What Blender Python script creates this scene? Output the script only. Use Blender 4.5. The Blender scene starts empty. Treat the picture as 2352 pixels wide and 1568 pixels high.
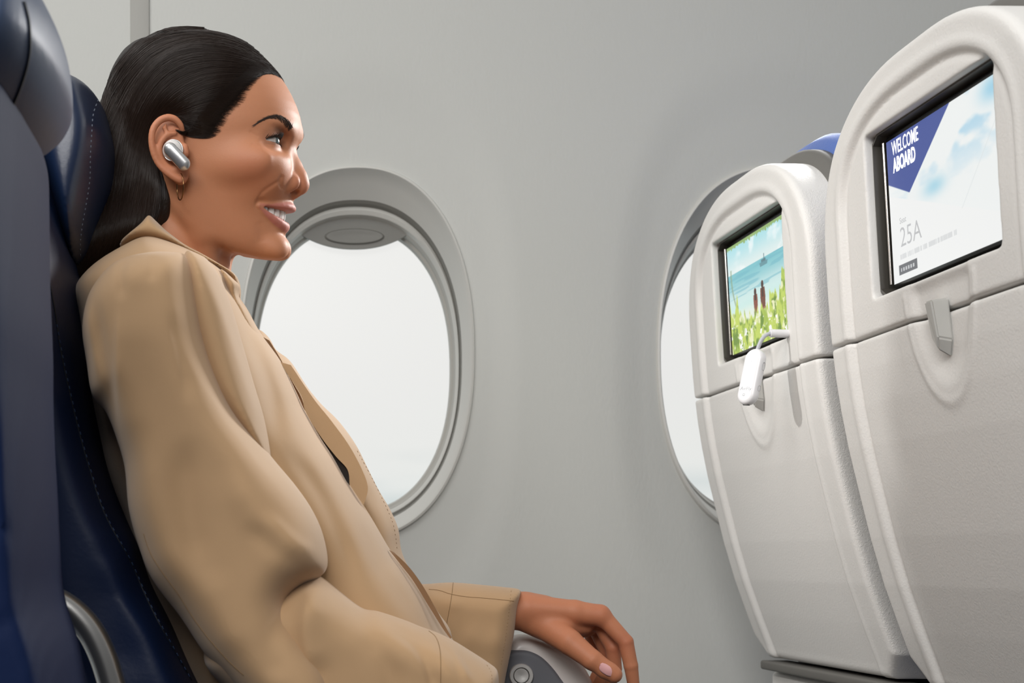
import bpy, math, random
import numpy as np
from mathutils import Vector
from mathutils.bvhtree import BVHTree
random.seed(4); RNG = np.random.default_rng(4)

# ------------------------------------------------------------------ camera
F = 3400.0; CX = 600.0; CY = 1290.0; CZ = 0.75      # focal length (px), optical axis (px), camera height
scene = bpy.context.scene
cam_data = bpy.data.cameras.new('camera'); cam = bpy.data.objects.new('camera', cam_data)
scene.collection.objects.link(cam); scene.camera = cam
cam.location = (0, 0, CZ); cam.rotation_euler = (math.pi/2, 0, 0)
cam_data.sensor_width = 36; cam_data.lens = F/2352*36
cam_data.shift_x = (1176-CX)/2352; cam_data.shift_y = (CY-784)/2352
cam_data.clip_start = .05
cam_data.dof.use_dof = True; cam_data.dof.focus_distance = 1.50; cam_data.dof.aperture_fstop = 11
# ------------------------------------------------------------------ view
vs = scene.view_settings
vs.view_transform = 'Standard'; vs.look = 'None'; vs.gamma = 1; vs.exposure = 0.0; vs.use_curve_mapping = False
# ------------------------------------------------------------------ world: hazy bright sky outside, soft cabin glow inside
world = bpy.data.worlds.new('world'); scene.world = world; world.use_nodes = True
wn = world.node_tree; wn.nodes.clear()
def wnode(t): return wn.nodes.new(t)
tc = wnode('ShaderNodeTexCoord'); sp = wnode('ShaderNodeSeparateXYZ'); wn.links.new(tc.outputs['Generated'], sp.inputs[0])
out = wnode('ShaderNodeOutputWorld'); bg = wnode('ShaderNodeBackground'); wn.links.new(bg.outputs[0], out.inputs[0])
rm = wnode('ShaderNodeValToRGB'); wn.links.new(sp.outputs['Z'], rm.inputs[0])      # elevation -> sky
cr = rm.color_ramp; cr.elements[0].position = 0.0; cr.elements[0].color = (.66,.71,.71,1)
cr.elements[1].position = .25; cr.elements[1].color = (.87,.87,.855,1)
for p, c in ((.035,(.80,.83,.82,1)),(.07,(.84,.85,.835,1)),(.12,(.85,.85,.84,1))):
    e = cr.elements.new(p); e.color = c
nz = wnode('ShaderNodeTexNoise'); mp = wnode('ShaderNodeMapping'); mp.inputs['Scale'].default_value = (9,9,42)
wn.links.new(tc.outputs['Generated'], mp.inputs[0]); wn.links.new(mp.outputs[0], nz.inputs[0]); nz.inputs['Scale'].default_value = 1.0
cm = wnode('ShaderNodeMapRange'); cm.inputs[1].default_value = .45; cm.inputs[2].default_value = .7; cm.inputs[3].default_value = 0; cm.inputs[4].default_value = .5
wn.links.new(nz.outputs[0], cm.inputs[0])
lowm = wnode('ShaderNodeMapRange'); lowm.inputs[1].default_value = .03; lowm.inputs[2].default_value = .09; lowm.inputs[3].default_value = 1; lowm.inputs[4].default_value = 0
wn.links.new(sp.outputs['Z'], lowm.inputs[0])
mm = wnode('ShaderNodeMath'); mm.operation = 'MULTIPLY'; wn.links.new(cm.outputs[0], mm.inputs[0]); wn.links.new(lowm.outputs[0], mm.inputs[1])
mx = wnode('ShaderNodeMixRGB'); wn.links.new(mm.outputs[0], mx.inputs[0]); wn.links.new(rm.outputs[0], mx.inputs[1]); mx.inputs[2].default_value = (.50,.60,.62,1)
# cabin side (towards -Y): dim warm grey
cab = wnode('ShaderNodeValToRGB'); wn.links.new(sp.outputs['Z'], cab.inputs[0])
cab.color_ramp.elements[0].position = -0.0; cab.color_ramp.elements[0].color = (.12,.12,.12,1)
cab.color_ramp.elements[1].position = .8; cab.color_ramp.elements[1].color = (.50,.50,.49,1)
side = wnode('ShaderNodeMapRange'); side.inputs[1].default_value = -.15; side.inputs[2].default_value = .2
wn.links.new(sp.outputs['Y'], side.inputs[0])
mx2 = wnode('ShaderNodeMixRGB'); wn.links.new(side.outputs[0], mx2.inputs[0]); wn.links.new(cab.outputs[0], mx2.inputs[1]); wn.links.new(mx.outputs[0], mx2.inputs[2])
wn.links.new(mx2.outputs[0], bg.inputs[0]); bg.inputs[1].default_value = 1.0
# ------------------------------------------------------------------ lights
def area(name, loc, target, sx, sy, power, col=(1,1,1), spread=math.pi):
    l = bpy.data.lights.new(name, 'AREA'); l.shape = 'RECTANGLE'; l.size = sx; l.size_y = sy; l.energy = power; l.color = col; l.spread = spread
    o = bpy.data.objects.new(name, l); scene.collection.objects.link(o); o.location = loc
    o.rotation_euler = (Vector(target)-Vector(loc)).to_track_quat('-Z', 'Y').to_euler(); return o
area('cabin_light_left', (-1.0, .75, 2.35), (.25, 1.7, .9), 1.1, .8, 14, (1,.985,.955))
area('aisle_fill', (-.40, -.55, 1.85), (.28, 1.6, .92), 1.2, .7, 33, (1,.985,.96))  # added unseen fill from the camera side, brightens coat and wall
area('face_rim', (.85, 2.02, 1.50), (-.05, 1.42, 1.0), .30, .16, 2.5, (1,.99,.98), math.radians(70))  # added rim lamp out of frame, stands in for window light on the face
area('adapter_key', (-.95, 1.66, 1.52), (.58, 1.70, .98), .05, .05, .55, (1,.985,.95), math.radians(40))  # unseen lamp added for the adapter's shadow, in place of low sun

# ------------------------------------------------------------------ helpers
def P(px, py, D): return Vector(((px-CX)*D/F, D, CZ+(CY-py)*D/F))
def lin(c):
    if isinstance(c, str): c = tuple(int(c[i:i+2],16)/255 for i in (0,2,4))
    return tuple(x/12.92 if x <= .04045 else ((x+.055)/1.055)**2.4 for x in c)
def mat(name, col, rough=.6, metal=0, bump=None, spec=.5, sss=0, emit=None, es=1, coat=0, vcol=None, alpha=None, sheen=0, var=None):
    m = bpy.data.materials.new(name); m.use_nodes = True; n = m.node_tree; b = n.nodes['Principled BSDF']
    c = lin(col); b.inputs['Base Color'].default_value = (*c, 1); b.inputs['Roughness'].default_value = rough
    b.inputs['Metallic'].default_value = metal; b.inputs['Specular IOR Level'].default_value = spec
    b.inputs['Coat Weight'].default_value = coat; b.inputs['Sheen Weight'].default_value = sheen
    if sss: b.inputs['Subsurface Weight'].default_value = sss; b.inputs['Subsurface Radius'].default_value = (.9,.35,.2); b.inputs['Subsurface Scale'].default_value = .006
    if emit is not None: b.inputs['Emission Color'].default_value = (*lin(emit),1); b.inputs['Emission Strength'].default_value = es
    if vcol:
        a = n.nodes.new('ShaderNodeAttribute'); a.attribute_name = vcol
        if emit is None: n.links.new(a.outputs['Color'], b.inputs['Base Color'])
        else: n.links.new(a.outputs['Color'], b.inputs['Emission Color'])
    t = n.nodes.new('ShaderNodeTexCoord')
    if var:                                   # (scale, amount) gentle albedo mottling
        nn = n.nodes.new('ShaderNodeTexNoise'); nn.inputs['Scale'].default_value = var[0]; nn.inputs['Detail'].default_value = 5
        n.links.new(t.outputs['Object'], nn.inputs[0])
        mr = n.nodes.new('ShaderNodeMapRange'); mr.inputs[1].default_value=.3; mr.inputs[2].default_value=.7; mr.inputs[3].default_value = 1-var[1]; mr.inputs[4].default_value = 1+var[1]
        n.links.new(nn.outputs[0], mr.inputs[0])
        hs = n.nodes.new('ShaderNodeHueSaturation'); hs.inputs['Color'].default_value = (*c,1)
        if vcol: n.links.new(a.outputs['Color'], hs.inputs['Color'])
        n.links.new(mr.outputs[0], hs.inputs['Value']); n.links.new(hs.outputs[0], b.inputs['Base Color'])
    if bump:                                  # list of (scale, strength, distance, stretch)
        prev = None
        for (s, st, dist, stretch) in bump:
            nn = n.nodes.new('ShaderNodeTexNoise'); nn.inputs['Scale'].default_value = s; nn.inputs['Detail'].default_value = 3
            mpn = n.nodes.new('ShaderNodeMapping'); mpn.inputs['Scale'].default_value = stretch
            n.links.new(t.outputs['Object'], mpn.inputs[0]); n.links.new(mpn.outputs[0], nn.inputs[0])
            bn = n.nodes.new('ShaderNodeBump'); bn.inputs['Strength'].default_value = st; bn.inputs['Distance'].default_value = dist
            n.links.new(nn.outputs[0], bn.inputs['Height'])
            if prev: n.links.new(prev.outputs[0], bn.inputs['Normal'])
            prev = bn
        n.links.new(prev.outputs[0], b.inputs['Normal'])
    return m
def link(name, me, m, parent=None):
    o = bpy.data.objects.new(name, me); scene.collection.objects.link(o)
    if m is not None:
        me.materials.clear(); me.materials.append(m)
    if parent is not None: o.parent = parent
    return o
def empty(name, loc=(0,0,0)):
    o = bpy.data.objects.new(name, None); scene.collection.objects.link(o); o.location = loc; o.empty_display_size = .05; return o
def adopt(o, parent):                           # parent keeping the world position (parents are never rotated)
    o.parent = parent; o.matrix_parent_inverse = parent.matrix_basis.inverted() if parent.type == 'EMPTY' else parent.matrix_basis.inverted()
    return o
def tag(o, label, cat, group=None, kind=None):
    if label: o['label'] = label
    if cat: o['category'] = cat
    if group: o['group'] = group
    if kind: o['kind'] = kind
    return o
def npmesh(name, V, Q, smooth=True):
    V = np.asarray(V, dtype=np.float32); Q = np.asarray(Q, dtype=np.int32); k = Q.shape[1]
    me = bpy.data.meshes.new(name); me.vertices.add(len(V)); me.vertices.foreach_set('co', V.ravel())
    me.loops.add(Q.size); me.loops.foreach_set('vertex_index', Q.ravel())
    me.polygons.add(len(Q)); me.polygons.foreach_set('loop_start', np.arange(0, Q.size, k, dtype=np.int32))
    me.polygons.foreach_set('loop_total', np.full(len(Q), k, dtype=np.int32))
    me.update(calc_edges=True); me.validate()
    me.polygons.foreach_set('use_smooth', np.full(len(me.polygons), smooth)); me.update()
    return me
def pymesh(name, V, Fc, smooth=False, sharp=None):
    me = bpy.data.meshes.new(name); me.from_pydata([tuple(v) for v in V], [], Fc); me.update()
    me.polygons.foreach_set('use_smooth', [smooth]*len(me.polygons))
    if sharp: me.set_sharp_from_angle(angle=math.radians(sharp))
    return me

def surface_net(Fv, org, h, relax=1):
    """dual surface of the zero level of the sampled field Fv (negative inside)"""
    S = Fv < 0; nx, ny, nz = S.shape
    c = S[:-1,:-1,:-1].astype(np.int8)
    tot = np.zeros((nx-1,ny-1,nz-1), np.int8)
    for i in (0,1):
        for j in (0,1):
            for k in (0,1): tot += S[i:nx-1+i, j:ny-1+j, k:nz-1+k]
    act = (tot > 0) & (tot < 8)
    idx = np.argwhere(act); N = len(idx)
    vid = np.full(act.shape, -1, np.int32); vid[act] = np.arange(N)
    acc = np.zeros((N,3)); cnt = np.zeros(N)
    corners = [(i,j,k) for i in (0,1) for j in (0,1) for k in (0,1)]
    for a in range(8):
        for ax in range(3):
            ca = corners[a]
            if ca[ax] == 1: continue
            cb = list(ca); cb[ax] = 1
            fa = Fv[idx[:,0]+ca[0], idx[:,1]+ca[1], idx[:,2]+ca[2]].astype(np.float64); fb = Fv[idx[:,0]+cb[0], idx[:,1]+cb[1], idx[:,2]+cb[2]].astype(np.float64)
            m = (fa < 0) != (fb < 0)
            t = np.where(m, fa/np.where(m, fa-fb, 1), 0)
            p = np.array(ca, float)[None,:].repeat(N,0); p[:,ax] += t
            acc[m] += p[m]; cnt[m] += 1
    V = (idx + acc/cnt[:,None])
    quads = []
    for ax in range(3):
        sl0 = [slice(None)]*3; sl1 = [slice(None)]*3
        sl0[ax] = slice(0,-1); sl1[ax] = slice(1,None)
        a0 = S[tuple(sl0)]; a1 = S[tuple(sl1)]
        e = np.argwhere(a0 != a1)
        u, v = [(1,2),(2,0),(0,1)][ax]
        ok = (e[:,u] > 0) & (e[:,v] > 0) & (e[:,u] < S.shape[u]-1) & (e[:,v] < S.shape[v]-1)
        e = e[ok]
        def cid(du, dv):
            q = e.copy(); q[:,u] -= du; q[:,v] -= dv; return vid[q[:,0], q[:,1], q[:,2]]
        q = np.stack([cid(1,1), cid(0,1), cid(0,0), cid(1,0)], 1)
        ins = a0[e[:,0], e[:,1], e[:,2]]
        q[~ins] = q[~ins][:, ::-1]
        quads.append(q)
    Q = np.concatenate(quads)
    for _ in range(relax):                       # light Laplacian relaxation
        s = np.zeros_like(V); n = np.zeros(N)
        for a, b in ((0,1),(1,2),(2,3),(3,0)):
            np.add.at(s, Q[:,a], V[Q[:,b]]); np.add.at(n, Q[:,a], 1)
        V = .5*V + .5*s/np.maximum(n,1)[:,None]
    return np.asarray(org) + V*np.asarray(h), Q
def orient(V, Q):                                # make the signed volume positive
    a, b, c, d = (V[Q[:,i]] for i in range(4))
    vol = np.einsum('ij,ij->i', a, np.cross(b, c)).sum() + np.einsum('ij,ij->i', a, np.cross(c, d)).sum()
    return Q if vol > 0 else Q[:, ::-1]

def smin(a, b, k): h = np.clip(.5+.5*(b-a)/k, 0, 1); return b*(1-h)+a*h - k*h*(1-h)
def smax(a, b, k): return -smin(-a, -b, k)
def sstep(e0, e1, x): t = np.clip((x-e0)/(e1-e0), 0, 1); return t*t*(3-2*t)
def capsule(x, y, z, a, b, ra, rb):
    a = np.asarray(a, float); b = np.asarray(b, float); d = b-a; L2 = float(d@d)+1e-12
    t = np.clip(((x-a[0])*d[0]+(y-a[1])*d[1]+(z-a[2])*d[2])/L2, 0, 1)
    return np.sqrt((x-a[0]-t*d[0])**2+(y-a[1]-t*d[1])**2+(z-a[2]-t*d[2])**2) - (ra+(rb-ra)*t)
def chain(x, y, z, pts, rs, k=.002):
    r = None
    for i in range(len(pts)-1):
        c = capsule(x, y, z, pts[i], pts[i+1], rs[i], rs[i+1])
        r = c if r is None else (np.minimum(r, c) if k <= 0 else smin(r, c, k))
    return r
def ellip(x, y, z, c, r):
    q = np.sqrt(((x-c[0])/r[0])**2+((y-c[1])/r[1])**2+((z-c[2])/r[2])**2)
    q2 = np.sqrt(((x-c[0])/r[0]**2)**2+((y-c[1])/r[1]**2)**2+((z-c[2])/r[2]**2)**2)+1e-9
    return q*(q-1)/q2
def poly_sdf(X, Z, poly):
    """signed distance (negative inside) to a closed 2-D polygon"""
    P_ = np.asarray(poly, float); d = np.full(X.shape, 1e18); ins = np.zeros(X.shape, bool)
    for i in range(len(P_)):
        a = P_[i]; b = P_[(i+1) % len(P_)]; e = b-a
        t = np.clip(((X-a[0])*e[0]+(Z-a[1])*e[1])/(e@e+1e-12), 0, 1)
        d = np.minimum(d, (X-a[0]-t*e[0])**2+(Z-a[1]-t*e[1])**2)
        c = (a[1] <= Z) != (b[1] <= Z)
        xi = a[0]+(Z-a[1])*e[0]/(e[1] if abs(e[1]) > 1e-9 else 1e-9)
        ins ^= c & (X < xi)
    return np.where(ins, -1, 1)*np.sqrt(d)
def smooth_poly(pts, n=6, closed=True):
    """Catmull-Rom through pts"""
    p = np.asarray(pts, float); N = len(p); o = []
    rng = range(N) if closed else range(N-1)
    for i in rng:
        if closed: p0,p1,p2,p3 = p[(i-1)%N],p[i],p[(i+1)%N],p[(i+2)%N]
        else: p0,p1,p2,p3 = p[max(i-1,0)],p[i],p[i+1],p[min(i+2,N-1)]
        for j in range(n):
            t = j/n
            o.append(.5*((2*p1)+(-p0+p2)*t+(2*p0-5*p1+4*p2-p3)*t*t+(-p0+3*p1-3*p2+p3)*t**3))
    if not closed: o.append(p[-1])
    return np.array(o)
def grained(m, attr, coarse):
    """adds a coarse moulded grain whose strength follows a point attribute"""
    n = m.node_tree; b = n.nodes['Principled BSDF']; prev = b.inputs['Normal'].links[0].from_socket
    a = n.nodes.new('ShaderNodeAttribute'); a.attribute_name = attr; t = n.nodes.new('ShaderNodeTexCoord')
    v = n.nodes.new('ShaderNodeTexNoise'); v.inputs['Scale'].default_value = coarse; v.inputs['Detail'].default_value = 1.5; v.inputs['Distortion'].default_value = 1.2; n.links.new(t.outputs['Object'], v.inputs[0])
    bn = n.nodes.new('ShaderNodeBump'); bn.inputs['Distance'].default_value = .0022; n.links.new(a.outputs['Fac'], bn.inputs['Strength']); n.links.new(v.outputs[0], bn.inputs['Height']); n.links.new(prev, bn.inputs['Normal']); n.links.new(bn.outputs[0], b.inputs['Normal'])
def blur(A, s):
    r = int(3*s)+1; k = np.exp(-.5*(np.arange(-r,r+1)/s)**2); k /= k.sum()
    for ax in (0,1):
        pad = [(0,0),(0,0)]; pad[ax] = (r,r); B = np.pad(A, pad, mode='edge'); o = np.zeros_like(A)
        for i, w in enumerate(k):
            sl = [slice(None)]*2; sl[ax] = slice(i, i+A.shape[ax]); o += w*B[tuple(sl)]
        A = o
    return A
def vnoise(x, y, seed):                           # cheap smooth 2-D value noise
    g = np.random.default_rng(seed).standard_normal((64,64)); xi = np.floor(x).astype(int); yi = np.floor(y).astype(int); fx = x-xi; fy = y-yi
    fx = fx*fx*(3-2*fx); fy = fy*fy*(3-2*fy); G = lambda a,b: g[a%64,b%64]
    return (G(xi,yi)*(1-fx)+G(xi+1,yi)*fx)*(1-fy)+(G(xi,yi+1)*(1-fx)+G(xi+1,yi+1)*fx)*fy

def inflate(name, m, parent, poly, D0, T, R, h=.0022, Dref=None, tilt=(0,0,0,0), folds=(), wrinkle=None, bl=10, sm=6, power=2.0):
    """closed rounded volume with the traced side outline: px outline at depth Dref, lateral half thickness T, edge rounding R (px)"""
    Dr = Dref or D0; s = Dr/F
    pl = smooth_poly(poly, sm) if sm > 1 else np.asarray(poly, float)
    x0, y0 = pl.min(0)-14; x1, y1 = pl.max(0)+14
    st = h/s; gx = np.arange(x0, x1, st); gy = np.arange(y1, y0, -st)          # gy goes up
    GX, GY = np.meshgrid(gx, gy, indexing='ij')
    d = -poly_sdf(GX, GY, pl)
    u = np.clip(d/R, -1.5, 1); H2 = np.where(u > 0, 1-(1-np.clip(u,0,1))**power, u*power)
    if bl: 
        Hb = blur(H2, bl/st); w = sstep(0, R*.5, d); H2 = H2*(1-w)+Hb*w
    H2 = H2*T*T
    fade = sstep(0, R*.45, d); dsp = np.zeros_like(d)
    for fold in folds:
        pts, wd, amp = fold[:3]; asym = fold[3] if len(fold) > 3 else None; sg = np.zeros_like(d)
        pp = smooth_poly(pts, 5, False) if len(pts) > 2 else np.array(pts, float)
        dd = np.full(d.shape, 1e18); tt = np.zeros_like(d); L = 0; tot = np.sqrt(((pp[1:]-pp[:-1])**2).sum(1)).sum()
        for i in range(len(pp)-1):
            a = pp[i]; e = pp[i+1]-a; l = math.hypot(*e); t = np.clip(((GX-a[0])*e[0]+(GY-a[1])*e[1])/(l*l+1e-9),0,1)
            q = (GX-a[0]-t*e[0])**2+(GY-a[1]-t*e[1])**2; mk = q < dd; dd[mk] = q[mk]; cs = (GX-a[0])*e[1]-(GY-a[1])*e[0]; sg[mk] = cs[mk]; tt[mk] = ((L+t*l)/tot)[mk]; L += l
        taper = sstep(0,.30,tt)*sstep(1,.70,tt)
        wl = wd if asym is None else np.where(sg > 0, wd*asym[0], wd*asym[1])
        dsp += amp*np.exp(-dd/(2*wl*wl))*taper
    if wrinkle:
        for (amp, sx, sy, ang, seed) in wrinkle:
            c, s_ = math.cos(ang), math.sin(ang); dsp += amp*vnoise((GX*c+GY*s_)/sx+50, (-GX*s_+GY*c)/sy+50, seed)
    dsp *= fade
    Y0 = D0 + tilt[0]*(GX-tilt[2]) + tilt[1]*(GY-tilt[3]) - dsp
    ylo = (Y0-T).min()-3*h; yhi = (Y0+T).max()+3*h
    ys = np.arange(ylo, yhi, h)
    Fv = (ys[None,:,None]-Y0[:,None,:])**2 - H2[:,None,:]
    org = ((gx[0]-CX)*s, ys[0], CZ+(CY-gy[0])*s)
    V, Q = surface_net(Fv.astype(np.float32), org, (st*s, h, st*s), relax=2)
    Q = orient(V, Q); me = npmesh(name, V, Q)
    return link(name, me, m, parent)
def tube(pts, r, n=10, closed=False, cap=True):
    pts = [Vector(p) for p in pts]; N = len(pts); rs = r if hasattr(r,'__len__') else [r]*N
    V = []; Fc = []; up = None
    for i, p in enumerate(pts):
        t = ((pts[(i+1)%N]-pts[i-1]) if closed else (pts[min(i+1,N-1)]-pts[max(i-1,0)])).normalized()
        if up is None: up = t.orthogonal().normalized()
        up = (up - t*up.dot(t)).normalized(); w = t.cross(up)
        for k in range(n):
            a = 2*math.pi*k/n; V.append(p+(up*math.cos(a)+w*math.sin(a))*rs[i])
    for i in range(N if closed else N-1):
        for k in range(n):
            j = (i+1) % N; Fc.append((i*n+k, i*n+(k+1)%n, j*n+(k+1)%n, j*n+k))
    if cap and not closed: Fc.append(tuple(range(n-1,-1,-1))); Fc.append(tuple(range((N-1)*n, N*n)))
    return V, Fc
def merge(parts):
    V = []; Fc = []
    for v, f in parts:
        o = len(V); V += list(v); Fc += [tuple(i+o for i in q) for q in f]
    return V, Fc
def tubeobj(name, pts, r, m, parent=None, n=10, closed=False):
    V, Fc = tube(pts, r, n, closed); return link(name, pymesh(name, V, Fc, True, 50), m, parent)
def rbox(name, c, half, m, parent=None, bev=.004, axes=None, seg=3):
    """bevelled box"""
    import bmesh
    bm = bmesh.new(); bmesh.ops.create_cube(bm, size=2)
    for v in bm.verts: v.co = Vector((v.co.x*half[0], v.co.y*half[1], v.co.z*half[2]))
    if bev: bmesh.ops.bevel(bm, geom=bm.edges[:], offset=bev, segments=seg, affect='EDGES', profile=.5)
    c = Vector(c)
    for v in bm.verts:
        if axes: v.co = c + Vector(axes[0])*v.co.x + Vector(axes[1])*v.co.y + Vector(axes[2])*v.co.z
        else: v.co = c + v.co
    bmesh.ops.recalc_face_normals(bm, faces=bm.faces[:])
    me = bpy.data.meshes.new(name); bm.to_mesh(me); bm.free()
    me.polygons.foreach_set('use_smooth', [True]*len(me.polygons)); me.set_sharp_from_angle(angle=math.radians(40))
    return link(name, me, m, parent)
def textmesh(name, s, size, origin, ax, ay, m, parent, off=0.0, bold=0.0, shear=0):
    cu = bpy.data.curves.new(name, 'FONT'); cu.body = s; cu.size = size; cu.offset = bold; cu.extrude = 0.00005; cu.resolution_u = 3; cu.shear = shear
    ob = bpy.data.objects.new(name+'_tmp', cu); scene.collection.objects.link(ob)
    bpy.context.view_layer.update()
    me = bpy.data.meshes.new_from_object(ob.evaluated_get(bpy.context.evaluated_depsgraph_get()))
    scene.collection.objects.unlink(ob); bpy.data.objects.remove(ob); me.name = name
    ax = Vector(ax); ay = Vector(ay); n = ax.cross(ay).normalized(); o = Vector(origin)
    for v in me.vertices: v.co = o + ax*v.co.x + ay*v.co.y + n*(v.co.z+off)
    me.update(); return link(name, me, m, parent)
# ================================================================== SETTING: side wall, windows, floor
YW = 2.20; WX0 = .143; WDX = .622; WZ = 1.062
m_wall = mat('wall_panel', 'c4c5c1', .62, bump=[(240,.25,.0012,(1,1,.45)),(60,.10,.002,(1,1,.6))])
m_trim = mat('wall_trim', 'a2a19c', .6, bump=[(240,.2,.001,(1,1,.4))])
m_reveal = mat('window_surround', 'cac9c4', .45)
m_gasket = mat('window_gasket', '77756f', .5)
m_gasket2 = mat('gasket_light','aeaca6',.5)
m_shade = mat('window_shade', '74736e', .5)
m_floor = mat('floor_carpet', '3a3f4a', .95, bump=[(300,.4,.002,(1,1,1))])
m_glass = bpy.data.materials.new('window_glass'); m_glass.use_nodes = True
_n = m_glass.node_tree; _n.nodes.clear(); _o = _n.nodes.new('ShaderNodeOutputMaterial'); _t = _n.nodes.new('ShaderNodeBsdfTransparent'); _t.inputs[0].default_value = (.99,.99,.985,1)
_g = _n.nodes.new('ShaderNodeBsdfGlossy'); _g.inputs['Roughness'].default_value = .35; _m = _n.nodes.new('ShaderNodeMixShader'); _m.inputs[0].default_value = .015
_n.links.new(_t.outputs[0], _m.inputs[1]); _n.links.new(_g.outputs[0], _m.inputs[2]); _n.links.new(_m.outputs[0], _o.inputs[0])

def wall_y(x, z):
    y = YW - .10*np.maximum(0, z-1.35)**2 - .5*np.maximum(0, z-1.75)**2 - .06*np.maximum(0, .85-z)**2
    k = np.round((x-WX0)/WDX); dx = (x-WX0-k*WDX)
    rho = ((np.abs(dx)/.232)**2.6 + (np.abs(z-WZ+.01)/.425)**2.6)**(1/2.6)
    y = y + .0050*(1-sstep(.84, 1.06, rho)) + .0065*(1-sstep(.5,.98,rho))
    return y - .004*np.cos(dx/WDX*2*math.pi)*0
def wall_mesh():
    V = []; Q = []; NA = 192; TR = 34
    zs0, zs1 = 0.0, 2.05
    for k in range(-2, 3):
        cx = WX0+k*WDX; xa, xb = cx-WDX/2, cx+WDX/2
        # cell boundary points at equal angle parameter (mirror symmetric so neighbouring cells meet)
        base = len(V)
        for j in range(TR+1):
            t = j/TR; tt = t**1.25
            for i in range(NA):
                a = 2*math.pi*(i+.5)/NA; c, s = math.cos(a), math.sin(a)
                ex = .172*math.copysign(abs(c)**(2/2.25), c); ez = .275*math.copysign(abs(s)**(2/2.25), s)
                hw = WDX/2; hz = (zs1-WZ) if s > 0 else (WZ-zs0)
                r = min(hw/max(abs(c*.172),1e-6), hz/max(abs(s*.275),1e-6))
                bx, bz = c*.172*r, s*.275*r
                x = cx + ex*(1-tt)+bx*tt; z = WZ + ez*(1-tt)+bz*tt
                V.append((x, 0, z))
        for j in range(TR):
            for i in range(NA):
                i2 = (i+1) % NA
                Q.append((base+j*NA+i, base+j*NA+i2, base+(j+1)*NA+i2, base+(j+1)*NA+i))
    V = np.array(V); V[:,1] = wall_y(V[:,0], V[:,2])
    return V, Q
V, Q = wall_mesh()
import bmesh
me = pymesh('wall_right', V, Q, True)
bm = bmesh.new(); bm.from_mesh(me); bmesh.ops.remove_doubles(bm, verts=bm.verts[:], dist=.0004)
# corners of the rectangular cells
for cxk in range(-2, 3): pass
bmesh.ops.holes_fill(bm, edges=[e for e in bm.edges if e.is_boundary and max(abs(v.co.z-WZ) for v in e.verts) > .5], sides=4)
bmesh.ops.recalc_face_normals(bm, faces=bm.faces[:]); bm.to_mesh(me); bm.free()
me.polygons.foreach_set('use_smooth', [True]*len(me.polygons))
tag(link('wall_right', me, m_wall), None, None, None, 'structure')

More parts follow.
